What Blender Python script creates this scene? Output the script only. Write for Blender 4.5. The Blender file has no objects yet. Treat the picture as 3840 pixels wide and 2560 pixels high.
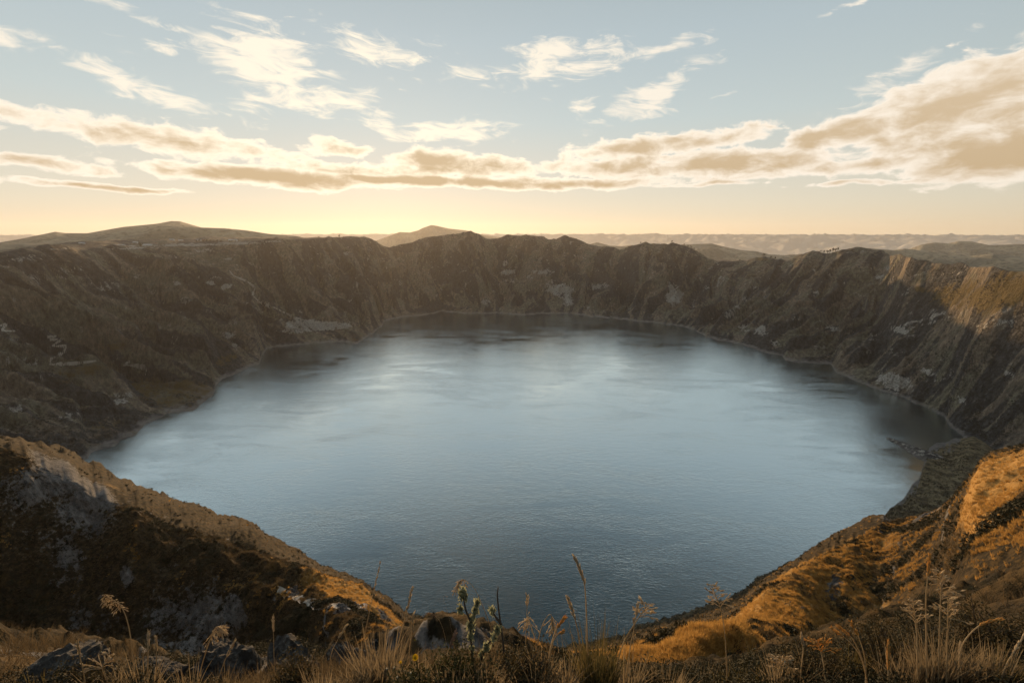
import bpy, bmesh, math, random
import numpy as np
from mathutils import Vector, Matrix
from mathutils.bvhtree import BVHTree

random.seed(7)
rng = np.random.default_rng(11)
R = math.radians
SC = bpy.context.scene
COL = SC.collection

# ------------------------------------------------------------------ camera, sky, sun, exposure
H = 380.0                                   # camera height above the lake
PW, PH, FPX = 3840.0, 2560.0, 3840.0 * 16.0 / 36.0
PITCH = math.atan((1280 - 870) / FPX)
CP, SP = math.cos(PITCH), math.sin(PITCH)

cam_data = bpy.data.cameras.new('camera')
cam_data.lens = 16.0
cam_data.sensor_width = 36.0
cam_data.clip_start = 0.05
cam_data.clip_end = 400000
cam = bpy.data.objects.new('camera', cam_data)
cam.location = (0, 0, H)
cam.rotation_euler = (math.pi / 2 - PITCH, 0, 0)
COL.objects.link(cam)
SC.camera = cam

SUN_AZ, SUN_EL = R(-15.0), R(3.9)
SKY_GAIN = 0.76
HAZE = 2.6e-5
sun_data = bpy.data.lights.new('sun', 'SUN')
sun_data.energy = 5.0
sun_data.angle = R(0.6)
sun_data.color = (1.0, 0.62, 0.30)
sun = bpy.data.objects.new('sun', sun_data)
sdir = Vector((math.sin(SUN_AZ) * math.cos(SUN_EL), math.cos(SUN_AZ) * math.cos(SUN_EL), math.sin(SUN_EL)))
sun.rotation_euler = (-sdir).to_track_quat('-Z', 'Y').to_euler()
sun.location = (0, 0, 900)
COL.objects.link(sun)

SC.view_settings.view_transform = 'Standard'
SC.view_settings.look = 'None'
SC.view_settings.gamma = 1
SC.view_settings.exposure = 0.3
SC.view_settings.use_curve_mapping = False
SC.render.engine = 'CYCLES'
SC.cycles.use_denoising = True
SC.cycles.max_bounces = 6
SC.cycles.diffuse_bounces = 1
SC.cycles.glossy_bounces = 1
SC.cycles.use_adaptive_sampling = True
SC.cycles.adaptive_threshold = 0.025
SC.cycles.transmission_bounces = 2
SC.cycles.transparent_max_bounces = 8
SC.cycles.volume_bounces = 1
SC.cycles.caustics_reflective = False
SC.cycles.caustics_refractive = False
SC.cycles.sample_clamp_indirect = 6


class Nodes:
    """Small helper to write node maths compactly."""
    def __init__(self, tree):
        self.t = tree
        self.n = tree.nodes
        self.l = tree.links

    def node(self, kind, **kw):
        nd = self.n.new(kind)
        for k, v in kw.items():
            setattr(nd, k, v)
        return nd

    def put(self, sock, val):
        if isinstance(val, bpy.types.NodeSocket):
            self.l.new(val, sock)
        elif val is not None:
            if sock.type == 'RGBA' and len(val) == 3:
                val = (*val, 1.0)
            sock.default_value = val

    def m(self, op, a, b=None, c=None, clamp=False):
        nd = self.node('ShaderNodeMath', operation=op, use_clamp=clamp)
        for s, v in zip(nd.inputs, (a, b, c)):
            self.put(s, v)
        return nd.outputs[0]

    def v(self, op, a, b=None, scale=None):
        nd = self.node('ShaderNodeVectorMath', operation=op)
        self.put(nd.inputs[0], a)
        if b is not None:
            self.put(nd.inputs[1], b)
        if scale is not None:
            self.put(nd.inputs['Scale'], scale)
        return nd.outputs['Value'] if op in ('LENGTH', 'DOT_PRODUCT') else nd.outputs[0]

    def noise(self, vec, scale, detail=4, rough=0.55, dist=0.0, col=False, dim='3D', lac=2.0):
        nd = self.node('ShaderNodeTexNoise', noise_dimensions=dim)
        self.put(nd.inputs['Vector'], vec)
        self.put(nd.inputs['Scale'], scale)
        self.put(nd.inputs['Detail'], detail)
        self.put(nd.inputs['Roughness'], rough)
        self.put(nd.inputs['Lacunarity'], lac)
        self.put(nd.inputs['Distortion'], dist)
        return nd.outputs['Color' if col else 'Fac']

    def mix(self, f, a, b, mode='MIX'):
        nd = self.node('ShaderNodeMix', data_type='RGBA', blend_type=mode)
        self.put(nd.inputs[0], f)
        self.put(nd.inputs[6], a)
        self.put(nd.inputs[7], b)
        return nd.outputs[2]

    def step(self, x, lo, hi, a=0.0, b=1.0):
        nd = self.node('ShaderNodeMapRange', interpolation_type='SMOOTHSTEP')
        for s, v in zip(nd.inputs, (x, lo, hi, a, b)):
            self.put(s, v)
        return nd.outputs[0]

    def ramp(self, f, stops, interp='LINEAR'):
        nd = self.node('ShaderNodeValToRGB')
        nd.color_ramp.interpolation = interp
        e = nd.color_ramp.elements
        while len(e) < len(stops):
            e.new(0.5)
        for k, (p, c) in enumerate(stops):
            e[k].position = p
            e[k].color = (*c, 1.0) if len(c) == 3 else c
        self.put(nd.inputs[0], f)
        return nd.outputs[0]

    def combine(self, x, y, z):
        nd = self.node('ShaderNodeCombineXYZ')
        for s, v in zip(nd.inputs, (x, y, z)):
            self.put(s, v)
        return nd.outputs[0]

    def sep(self, v):
        nd = self.node('ShaderNodeSeparateXYZ')
        self.put(nd.inputs[0], v)
        return nd.outputs

    def attr(self, name):
        return self.node('ShaderNodeAttribute', attribute_name=name).outputs['Fac']

    def bump(self, height, strength=1.0, dist=1.0, normal=None):
        nd = self.node('ShaderNodeBump')
        self.put(nd.inputs['Strength'], strength)
        self.put(nd.inputs['Distance'], dist)
        self.put(nd.inputs['Height'], height)
        if normal is not None:
            self.put(nd.inputs['Normal'], normal)
        return nd.outputs[0]


def pix(u, v):
    """Direction of a photograph pixel: azimuth and tangent of the depression."""
    cx, cy = (u - 1920) / FPX, (1280 - v) / FPX
    x, y, z = cx, CP + cy * SP, -SP + cy * CP
    return math.atan2(x, y), -z / math.hypot(x, y)


def ray(u, v):
    cx, cy = (u - 1920) / FPX, (1280 - v) / FPX
    return Vector((cx, CP + cy * SP, -SP + cy * CP)).normalized()


# ---- world: physical sky with layered clouds
world = bpy.data.worlds.new('World')
SC.world = world
world.use_nodes = True
W = Nodes(world.node_tree)
W.n.clear()
sky = W.node('ShaderNodeTexSky', sky_type='NISHITA')
sky.sun_disc = False
sky.sun_elevation = SUN_EL
sky.sun_rotation = SUN_AZ
sky.altitude = 3900
sky.air_density = 1.0
sky.dust_density = 2.0
sky.ozone_density = 1.0
dirv = W.v('NORMALIZE', W.node('ShaderNodeTexCoord').outputs['Generated'])
dx, dy, dz = W.sep(dirv)
az = W.m('ARCTAN2', dx, dy)
el = W.m('ARCSINE', dz)
AD = W.m('MULTIPLY', az, 180 / math.pi)
ED = W.m('MULTIPLY', el, 180 / math.pi)
# the exposure of the photograph holds the bright sky: roll the sky's highlights off
sk = W.node('ShaderNodeGamma')
W.put(sk.inputs[0], W.v('SCALE', sky.outputs[0], scale=0.10))
sk.inputs[1].default_value = 0.2
clear = W.mix(0.9, sk.outputs[0], W.ramp(W.m('DIVIDE', ED, 60.0), [
    (0.0, (1.0, 0.79, 0.58)), (0.05, (1.0, 0.85, 0.66)), (0.12, (0.96, 0.87, 0.72)), (0.2, (0.85, 0.88, 0.81)), (0.33, (0.76, 0.82, 0.80)), (0.40, (0.70, 0.76, 0.74)), (0.6, (0.66, 0.78, 0.82)), (1.0, (0.6, 0.74, 0.8))]), 'MULTIPLY')
hs = W.v('DOT_PRODUCT', W.v('NORMALIZE', W.combine(dx, dy, 0.0)), (math.sin(SUN_AZ), math.cos(SUN_AZ), 0))
toward = W.step(hs, -0.8, 0.68, 0.30, 1.0)
clear = W.v('SCALE', clear, scale=W.m('MULTIPLY', toward, SKY_GAIN))
# clouds live in the sky's own angles (degrees of azimuth and elevation)
ang = W.combine(AD, ED, 0.0)
warp = W.v('SUBTRACT', W.noise(W.combine(W.m('MULTIPLY', AD, 0.5), ED, 0.0), 0.30, 3, 0.6, col=True), (0.5, 0.5, 0.5))
angw = W.v('ADD', ang, W.v('MULTIPLY', warp, (9.0, 3.4, 0.0)))
angb = W.v('ADD', ang, W.v('MULTIPLY', warp, (7.0, 1.7, 0.0)))
# u, v, half-width, half-height (photograph pixels), tilt in degrees, weight
WISPS = [(330, 5, 300, 26, -4, .75), (60, 170, 170, 40, 8, .8), (290, 205, 60, 14, 0, .6), (1010, 230, 190, 110, -8, 1.0), (640, 175, 180, 30, 6, .6), (560, 330, 230, 42, -14, .9), (1400, 195, 220, 56, -2, .8),
         (1190, 365, 200, 50, 0, 1.0), (1400, 440, 170, 38, -22, .9), (1680, 488, 190, 30, 2, 1.0), (2100, 230, 210, 62, 4, .95), (1750, 280, 220, 40, -10, .5), (2470, 176, 125, 26, 6, .9),
         (2430, 365, 170, 40, 22, .95), (2180, 398, 60, 24, 20, .8), (2740, 360, 50, 8, 0, .7), (3205, 12, 50, 12, 20, .8), (3330, 300, 260, 40, 28, .7), (900, 420, 120, 26, -20, .5), (2700, 400, 40, 8, 0, .4)]
BANKS = [(110, 440, 280, 50, -10, .9), (620, 520, 400, 50, -3, 1.1), (130, 615, 240, 26, -4, 1.1), (420, 704, 260, 11, 0, 1.2), (640, 628, 130, 24, -4, 1.1), (1060, 664, 330, 30, -2, 1.55), (1240, 552, 130, 30, 0, 1.0),
         (1430, 640, 420, 30, 0, 1.0), (1640, 608, 130, 40, 0, 1.6), (1800, 630, 160, 34, 0, 1.3), (1640, 680, 420, 20, 0, 1.55), (2150, 690, 420, 18, 0, 1.25), (2480, 545, 330, 34, 3, 1.35), (2300, 620, 260, 34, 0, 1.2), (2750, 610, 440, 44, 2, 1.35), (3130, 510, 240, 48, 10, 1.35),
         (3600, 400, 500, 130, 14, 1.3), (3780, 565, 420, 88, 0, 1.6), (3300, 610, 380, 36, 0, 1.1), (2560, 695, 300, 9, 0, .9), (3300, 680, 420, 11, 0, .9), (4300, 480, 500, 160, 0, 1.2), (-500, 560, 500, 60, 0, 1.0)]


def blobs(lst, angw):
    """Union of soft ellipses; each weight is folded into a constant third coordinate."""
    tot = None
    top = max(b[5] for b in lst)
    for (u, v, du, dv, tilt, w) in lst:
        a0, t0 = pix(u, v)
        a1, _ = pix(u + du, v)
        _, t1 = pix(u, v - dv)
        mp = W.node('ShaderNodeMapping', vector_type='TEXTURE')
        W.put(mp.inputs[0], angw)
        mp.inputs[1].default_value = (math.degrees(a0), -math.degrees(math.atan(t0)), math.sqrt(math.log2(top / w)))
        mp.inputs[2].default_value = (0, 0, R(tilt))
        mp.inputs[3].default_value = (1.15 * abs(math.degrees(a1 - a0)), 1.2 * abs(math.degrees(math.atan(t1) - math.atan(t0))), 1)
        d = W.v('DOT_PRODUCT', mp.outputs[0], mp.outputs[0])
        tot = d if tot is None else W.m('MINIMUM', tot, d)
    return W.m('MULTIPLY', W.m('POWER', 0.5, tot), top)


n_fib = W.noise(W.combine(W.m('MULTIPLY', AD, 0.28), W.m('MULTIPLY_ADD', AD, 0.06, ED), 0.0), 0.8, 7, 0.64, 1.1)
n_puf = W.noise(W.combine(W.m('MULTIPLY', AD, 0.5), ED, 3.0), 0.62, 7, 0.60, 0.35)
# the rest of the sky, out of the picture, is broken cloud of the same kinds
n_all = W.noise(dirv, 2.3, 2, 0.5)
beyond = W.m('MAXIMUM', W.step(W.m('ABSOLUTE', AD), 52, 75), W.step(ED, 27, 45))
more = W.m('MULTIPLY', W.m('MULTIPLY', W.step(n_all, 0.45, 0.62), beyond), W.step(ED, 3, 9))
wisp = W.m('MAXIMUM', blobs(WISPS, angw), more)
bank = blobs(BANKS, angb)
a_w = W.step(W.m('MULTIPLY_ADD', W.m('SUBTRACT', n_fib, 0.5), 2.1, wisp), 0.36, 1.0)
a_w = W.m('MULTIPLY', a_w, 0.82)
x_b = W.m('MULTIPLY_ADD', W.m('SUBTRACT', n_puf, 0.5), 1.75, bank)
a_b = W.step(x_b, 0.44, 0.74)
thick = W.step(W.m('MULTIPLY_ADD', W.m('SUBTRACT', n_fib, 0.5), 0.55, x_b), 0.58, 1.42)
# nearness to the sun brightens thin cloud
sund = W.v('DOT_PRODUCT', dirv, tuple(sdir))
glow = W.m('POWER', W.m('MAXIMUM', sund, 0.0), 10.0)
thin_c = W.v('SCALE', W.mix(glow, (0.83, 0.745, 0.63), (1.02, 0.89, 0.68)), scale=toward)
core_c = W.mix(W.step(ED, 2, 16), (0.45, 0.32, 0.175), (0.55, 0.425, 0.28))
bank_c = W.mix(W.m('MULTIPLY', thick, 0.92), thin_c, core_c)
c1 = W.mix(a_w, clear, thin_c)
c2 = W.mix(a_b, c1, bank_c)
out = W.node('ShaderNodeOutputWorld')
bg = W.node('ShaderNodeBackground')
W.put(bg.inputs[0], c2)
bg.inputs[1].default_value = 1.0
W.l.new(bg.outputs[0], out.inputs[0])
world.cycles.sampling_method = 'NONE'


# ------------------------------------------------------------------ numpy noise
PERM = np.random.default_rng(3).permutation(4096).astype(np.int64)
GA = np.random.default_rng(4).uniform(0, 2 * np.pi, 4096)
GX, GY = np.cos(GA), np.sin(GA)


def perlin(x, y, seed=0):
    x0, y0 = np.floor(x).astype(np.int64), np.floor(y).astype(np.int64)
    fx, fy = x - x0, y - y0
    u = fx * fx * fx * (fx * (fx * 6 - 15) + 10)
    w = fy * fy * fy * (fy * (fy * 6 - 15) + 10)

    def g(ix, iy, ax, ay):
        h = PERM[(PERM[(ix + seed * 57) & 4095] + iy) & 4095]
        return GX[h] * ax + GY[h] * ay
    a = g(x0, y0, fx, fy)
    b = g(x0 + 1, y0, fx - 1, fy)
    c = g(x0, y0 + 1, fx, fy - 1)
    d = g(x0 + 1, y0 + 1, fx - 1, fy - 1)
    return 1.5 * ((a + u * (b - a)) * (1 - w) + (c + u * (d - c)) * w)


def fbm(x, y, oct=4, gain=0.5, seed=0):
    s, amp = 0, 1.0
    for k in range(oct):
        s = s + amp * perlin(x * 2 ** k, y * 2 ** k, seed + k)
        amp *= gain
    return s


def ridged(x, y, oct=4, gain=0.5, seed=0):
    s, amp = 0, 1.0
    for k in range(oct):
        s = s + amp * (1 - 2 * np.abs(perlin(x * 2 ** k, y * 2 ** k, seed + k)))
        amp *= gain
    return s


def sstep(x, a, b):
    t = np.clip((x - a) / (b - a), 0, 1)
    return t * t * (3 - 2 * t)


# ------------------------------------------------------------------ the lines of the land, as seen and then placed at their distances
RIM = [(-900, 960), (-500, 970), (0, 953), (82, 938), (207, 924), (299, 930), (435, 922), (544, 927), (626, 908), (707, 905), (816, 908),
       (925, 901), (1034, 895), (1143, 894), (1280, 886), (1313, 883), (1367, 888), (1405, 902), (1432, 916), (1460, 919),
       (1509, 911), (1563, 904), (1607, 887), (1661, 886), (1704, 878), (1743, 872), (1767, 864), (1792, 875), (1821, 895),
       (1868, 894), (1906, 878), (1928, 880), (1955, 881), (1974, 874), (2004, 882), (2085, 897), (2118, 882), (2151, 892),
       (2205, 915), (2249, 924), (2325, 930), (2357, 920), (2428, 911), (2456, 915), (2521, 911), (2560, 920), (2593, 930),
       (2658, 968), (2701, 973), (2794, 976), (2848, 967), (2941, 970), (2963, 968), (3023, 948), (3077, 946), (3131, 940),
       (3208, 931), (3267, 938), (3349, 951), (3409, 962), (3442, 975), (3474, 973), (3507, 984), (3572, 989), (3605, 986),
       (3637, 1003), (3725, 1000), (3779, 1014), (3840, 1018), (4200, 1040), (4700, 1080)]
FAR_SHORE = [(-500, 2100), (-200, 1960), (0, 1880), (120, 1825), (269, 1752), (327, 1719), (340, 1694), (381, 1687), (427, 1676), (452, 1648), (503, 1636),
             (540, 1597), (566, 1583), (626, 1550), (724, 1538), (757, 1514), (800, 1478), (812, 1440), (830, 1424), (914, 1386), (972, 1364),
             (985, 1330), (1000, 1308), (1050, 1300), (1280, 1280), (1340, 1289), (1362, 1272), (1432, 1226), (1440, 1205), (1460, 1199),
             (1519, 1189), (1590, 1182), (1661, 1167), (1743, 1176), (1879, 1175), (1960, 1182), (2015, 1176), (2151, 1176),
             (2205, 1187), (2314, 1196), (2477, 1213), (2560, 1224), (2600, 1235), (2650, 1262), (2690, 1275), (2778, 1290), (2865, 1321),
             (2932, 1334), (2945, 1350), (2984, 1359), (3115, 1367), (3137, 1395), (3213, 1431), (3295, 1463), (3376, 1485), (3458, 1520),
             (3540, 1558), (3561, 1594), (3594, 1621), (3700, 1680), (3840, 1770), (4200, 2020), (4700, 2400)]
NEAR_SHORE = [(-500, 2200), (0, 1950), (269, 1778), (400, 1862), (700, 2012), (1000, 2104), (1300, 2225), (1500, 2345), (1560, 2350), (1800, 2420),
              (2100, 2500), (2300, 2452), (2430, 2385), (2550, 2362), (2720, 2292), (2880, 2196), (3050, 2110), (3200, 2040),
              (3300, 1955), (3338, 1908), (3388, 1868), (3420, 1818), (3450, 1795), (3464, 1755), (3470, 1715), (3484, 1682), (3510, 1660), (3570, 1644), (3600, 1636), (3700, 1690), (3840, 1780), (4200, 2030), (4700, 2410)]
# spur edge against the lake: u, v, distance
SPUR = [(-500, 1508, 330), (-200, 1608, 315), (0, 1685, 300), (34, 1691, 297), (98, 1705, 292), (132, 1739, 290), (195, 1759, 285), (270, 1785, 280), (316, 1816, 275),
        (356, 1851, 270), (402, 1859, 266), (459, 1891, 262), (545, 1915, 255), (631, 1961, 248), (689, 1981, 243), (746, 1995, 238),
        (832, 2027, 230), (960, 2052, 220), (1042, 2086, 212), (1123, 2119, 205), (1205, 2154, 197), (1286, 2180, 190),
        (1356, 2198, 184), (1401, 2233, 180), (1458, 2266, 175), (1523, 2326, 168), (1570, 2388, 150), (1700, 2448, 120), (1900, 2488, 100),
        (2104, 2470, 95), (2214, 2464, 97), (2287, 2462, 100), (2369, 2441, 105), (2410, 2421, 108), (2463, 2401, 112), (2549, 2384, 118),
        (2614, 2366, 123), (2687, 2350, 130), (2716, 2335, 133), (2757, 2307, 137), (2797, 2278, 142), (2838, 2229, 148), (2880, 2191, 155),
        (2966, 2143, 170), (3052, 2095, 185), (3201, 2024, 215), (3307, 1961, 240), (3400, 1943, 260), (3500, 1918, 275), (3570, 1888, 285), (3620, 1820, 290),
        (3683, 1725, 290), (3718, 1694, 288), (3840, 1668, 280), (4200, 1608, 260), (4700, 1558, 240)]
# half-way up the face below it, and the foot of that face where a nearer edge hides the ravine: u, v, share of the spur's distance
SHOULDER = [(-500, 1900, .86), (0, 1980, .87), (300, 2050, .87), (600, 2140, .87), (900, 2200, .86), (1150, 2250, .82), (1300, 2300, .74), (1450, 2380, .68), (1600, 2470, .66), (1800, 2500, .66), (2100, 2500, .7),
            (2300, 2480, .68), (2500, 2440, .62), (2750, 2390, .60), (2950, 2280, .74), (3100, 2190, .84), (3300, 2080, .84), (3500, 1990, .74), (3600, 1905, .58), (3645, 1872, .53), (3758, 1852, .53), (3840, 1828, .53), (4200, 1750, .53), (4700, 1700, .53)]
FACE = [(-500, 2300, .74), (0, 2400, .75), (300, 2430, .75), (600, 2440, .75), (900, 2430, .75), (1150, 2430, .70), (1300, 2440, .6), (1450, 2480, .5), (1600, 2530, .48), (2100, 2560, .45),
        (2300, 2550, .42), (2500, 2500, .40), (2750, 2450, .40), (2950, 2400, .56), (3100, 2340, .68), (3300, 2260, .67), (3500, 2180, .55), (3640, 2080, .44), (3840, 2030, .44), (4200, 1950, .44), (4700, 1900, .44)]
# rocky ridge at twenty to thirty metres
CRAG = [(-500, 2380, 26), (0, 2400, 26), (300, 2420, 26), (700, 2480, 25), (1000, 2520, 24), (1250, 2490, 24), (1420, 2410, 24), (1560, 2345, 24), (1640, 2322, 24), (1750, 2340, 23),
        (1850, 2372, 23), (1950, 2415, 22), (2050, 2470, 22), (2150, 2520, 22), (2500, 2530, 22), (2800, 2480, 22), (3100, 2400, 22), (3400, 2320, 22), (3840, 2190, 22), (4700, 2000, 22)]
# edge of the bank the camera stands on
BANK = [(-500, 2380, 6.5), (0, 2420, 6.5), (300, 2440, 6.2), (500, 2470, 6), (750, 2500, 5.6), (900, 2470, 5.6), (1020, 2450, 5.5), (1150, 2470, 5.4), (1300, 2500, 5), (1500, 2520, 4.6), (1750, 2510, 4.3), (1950, 2500, 4.2),
        (2100, 2540, 4.2), (2400, 2560, 4.2), (2700, 2540, 4.5), (3000, 2460, 5), (3400, 2360, 5.6), (3840, 2270, 6), (4700, 2100, 6)]

NA = 1150
AZ = np.linspace(R(-58), R(58), NA)


def line_T(pts):
    a = np.array([pix(p[0], p[1]) for p in pts])
    o = np.argsort(a[:, 0])
    T = np.interp(AZ, a[o, 0], a[o, 1])
    if len(pts[0]) > 2:
        r = np.interp(AZ, a[o, 0], np.array([p[2] for p in pts])[o])
        return r, T
    return T


def smooth(a, n):
    k = np.hanning(2 * n + 3)[1:-1]
    k /= k.sum()
    return np.convolve(np.pad(a, n, mode='edge'), k, mode='valid')


T_rim = line_T(RIM)
T_fs = np.maximum(line_T(FAR_SHORE), 0.1)
T_ns = np.maximum(line_T(NEAR_SHORE), 0.1)
r_fs = H / T_fs
r_fs = r_fs * (1 + 0.006 * fbm(AZ * 60, AZ * 0 + 3.3, 4, 0.6, 5))
r_ns = np.minimum(H / T_ns * (1 + 0.010 * fbm(AZ * 45, AZ * 0 + 8.3, 4, 0.6, 6)), r_fs - 40)
CENTRE = np.array([30.0, 1150.0])
# rim line: the shore moved outwards from the crater's centre
sx, sy = r_fs * np.sin(AZ), r_fs * np.cos(AZ)
th = np.arctan2(sx - CENTRE[0], sy - CENTRE[1])
rc = np.hypot(sx - CENTRE[0], sy - CENTRE[1])
order = np.argsort(th)
thg = np.linspace(-2.6, 2.6, 400)
rcg = smooth(np.interp(thg, th[order], rc[order]), 12)
wid = 560 + 40 * np.sin(thg * 5 + 1) + 30 * np.sin(thg * 9)
rx, ry = (rcg + wid) * np.sin(thg) + CENTRE[0], (rcg + wid) * np.cos(thg) + CENTRE[1]
ra = np.arctan2(rx, ry)
rr = np.hypot(rx, ry)
o = np.argsort(ra)
r_rim = np.interp(AZ, ra[o], rr[o])
r_rim = np.minimum(r_rim, np.interp(AZ, [R(37), R(40), R(43), R(46), R(50), R(58)], [9999, 1740, 1480, 1250, 990, 780]))
r_rim = smooth(np.maximum(r_rim, r_fs + 300 - 110 * sstep(AZ, R(42), R(46))), 15)
z_rim = H - r_rim * T_rim

r_bank, T_bank = line_T(BANK)
r_bank = r_bank * 0.72
r_crag, T_crag = line_T(CRAG)
f_sho, T_sho = line_T(SHOULDER)
f_face, T_face = line_T(FACE)
r_spur, T_spur = line_T(SPUR)
r_spur = np.minimum(r_spur, r_ns - 25)
r_sho, r_face = r_spur * f_sho, r_spur * f_face
r_ns = np.maximum(r_ns, r_spur + 25)


def to_mesh(name, X, Y, Z, attrs=None):
    """A grid of vertices (rows x columns) as one smooth mesh."""
    nr, nc = X.shape
    co = np.stack([X, Y, Z], -1).reshape(-1, 3).astype(np.float32)
    i = np.arange(nr - 1)[:, None] * nc + np.arange(nc - 1)[None, :]
    q = np.stack([i, i + 1, i + nc + 1, i + nc], -1).reshape(-1, 4)
    me = bpy.data.meshes.new(name)
    me.vertices.add(len(co))
    me.vertices.foreach_set('co', co.ravel())
    me.loops.add(q.size)
    me.loops.foreach_set('vertex_index', q.ravel().astype(np.int32))
    me.polygons.add(len(q))
    me.polygons.foreach_set('loop_start', (np.arange(len(q)) * 4).astype(np.int32))
    me.polygons.foreach_set('use_smooth', np.ones(len(q), bool))
    me.update(calc_edges=True)
    for k, v in (attrs or {}).items():
        at = me.attributes.new(k, 'FLOAT', 'POINT')
        at.data.foreach_set('value', v.ravel().astype(np.float32))
    return me, co, q


def add_obj(name, me, mat=None, parent=None, kind=None, label=None, cat=None, group=None, loc=None):
    ob = bpy.data.objects.new(name, me)
    if mat is not None and me is not None and not me.materials:
        me.materials.append(mat)
    COL.objects.link(ob)
    if parent is not None:
        ob.parent = parent
    for k, v in (('kind', kind), ('label', label), ('category', cat), ('group', group)):
        if v:
            ob[k] = v
    if loc is not None:
        ob.location = loc
    return ob


# ------------------------------------------------------------------ near slope: from under the camera down to the lake
def seg_rows(nodes, counts, power=None):
    """Row-by-row ranges and heights between nodes given per azimuth."""
    rs, zs = [], []
    for k in range(len(nodes) - 1):
        (r0, z0), (r1, z1) = nodes[k], nodes[k + 1]
        n = counts[k]
        for j in range(n + (1 if k == len(nodes) - 2 else 0)):
            t = j / n
            rs.append(np.exp(np.log(r0) * (1 - t) + np.log(r1) * t))
            zs.append(None)
    return np.array(rs)


def pchip(xn, yn, x):
    """Monotone cubic through nodes, column by column (nodes: k x NA, x: rows x NA)."""
    k = len(xn)
    h = np.diff(xn, axis=0)
    d = np.diff(yn, axis=0) / h
    m = np.zeros_like(yn)
    m[0], m[-1] = d[0], d[-1]
    for i in range(1, k - 1):
        w1, w2 = 2 * h[i] + h[i - 1], h[i] + 2 * h[i - 1]
        same = d[i - 1] * d[i] > 0
        with np.errstate(divide='ignore', invalid='ignore'):
            hm = (w1 + w2) / (w1 / d[i - 1] + w2 / d[i])
        m[i] = np.where(same, hm, 0)
    y = np.zeros_like(x)
    for i in range(k - 1):
        s = (x >= xn[i]) & (x <= xn[i + 1]) if i else (x <= xn[1])
        if i == k - 2:
            s = s | (x > xn[-1])
        t = (x - xn[i]) / h[i]
        v = ((2 * t ** 3 - 3 * t ** 2 + 1) * yn[i] + (t ** 3 - 2 * t ** 2 + t) * h[i] * m[i]
             + (-2 * t ** 3 + 3 * t ** 2) * yn[i + 1] + (t ** 3 - t ** 2) * h[i] * m[i + 1])
        y = np.where(s, v, y)
    return y


one = np.ones(NA)
r_dip = np.sqrt(r_crag * 1.6 * r_face)
T_dip = np.maximum(T_face, T_crag) * 1.16
near_r = np.array([0.25 * one, 1.3 * one, r_bank, r_bank * 1.5, r_crag, r_crag * 1.3, r_dip, r_face, r_sho, r_spur, (r_spur * 0.35 + r_ns * 0.65), r_ns, r_ns + 30])
near_z = np.array([-1.62 * one, -1.75 * one, -r_bank * T_bank, -r_bank * 1.5 * np.maximum(T_bank, T_crag) * 1.12,
                   -r_crag * T_crag, -r_crag * 1.3 * np.maximum(T_crag, T_dip * 0.98) * 1.06, -r_dip * T_dip,
                   -r_face * T_face, -r_sho * T_sho, -r_spur * T_spur, -(H * 0.72) * one, -H * one, -(H + 14) * one])
zc = near_z[9]
shelf = sstep(AZ, pix(3250, 1980)[0], pix(3400, 1930)[0]) * (1 - 0.5 * sstep(AZ, pix(3700, 1700)[0], pix(3900, 1700)[0]))
near_z[10] = zc + (-H - zc) * (0.6 + 0.34 * shelf)
near_r[10] = near_r[10] * (1 - shelf) + (r_spur * 0.55 + r_ns * 0.45) * shelf
closed = sstep(AZ, pix(3585, 1625)[0], pix(3650, 1650)[0])     # right of here the shelf runs into the wall
near_z[11] += closed * 14
near_z[12] += closed * 24
counts = [14, 30, 14, 60, 16, 40, 40, 120, 140, 26, 26, 6]
NR_R = seg_rows(list(zip(near_r, near_z)), counts)
L = np.log(NR_R)
NR_Z = H + pchip(np.log(near_r), near_z, L)
NX, NY = NR_R * np.sin(AZ), NR_R * np.cos(AZ)


def near_detail(X, Y, r):
    big = sstep(r, 22, 70) * (1 - 0.75 * sstep(r, r_spur * 0.95, r_spur) * (1 - sstep(r, r_spur * 1.06, r_spur * 1.3)))
    big = big * (1 - 0.5 * sstep(X / np.maximum(Y, 1), -0.55, -0.42) * sstep(r, 60, 110))
    gx = X * 0.86 + Y * 0.5
    gy = -X * 0.5 + Y * 0.86
    d = big * (6.5 - 4.9 * sstep(X / np.maximum(Y, 1), 0.05, 0.2)) * (ridged(gx / 42 + 7.3, gy / 60, 4, 0.5, 21) - 0.75)
    d += big * (2.5 - 1.9 * sstep(r, r_spur * 1.05, r_spur * 1.4)) * fbm(X / 15, Y / 15, 4, 0.5, 31)
    mid = sstep(r, 5, 14)
    d += mid * 0.5 * fbm(X / 4, Y / 4, 4, 0.55, 41) * (0.4 + 1.5 * sstep(r, 25, 80))
    crag = sstep(r, 9, 15) * (1 - sstep(r, 32, 50))
    d += crag * 0.9 * (ridged(X / 5.5 + 0.25 * Y, Y / 4, 4, 0.55, 51) - 0.8)
    d += sstep(r, 1.5, 4) * 0.10 * fbm(X / 0.9, Y / 0.9, 4, 0.5, 61)
    return d


fade = 1 - sstep(NR_R, r_ns - 20, r_ns + 5) * 0.85
ND = near_detail(NX, NY, NR_R) * fade
NR_Z = NR_Z + ND

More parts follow.
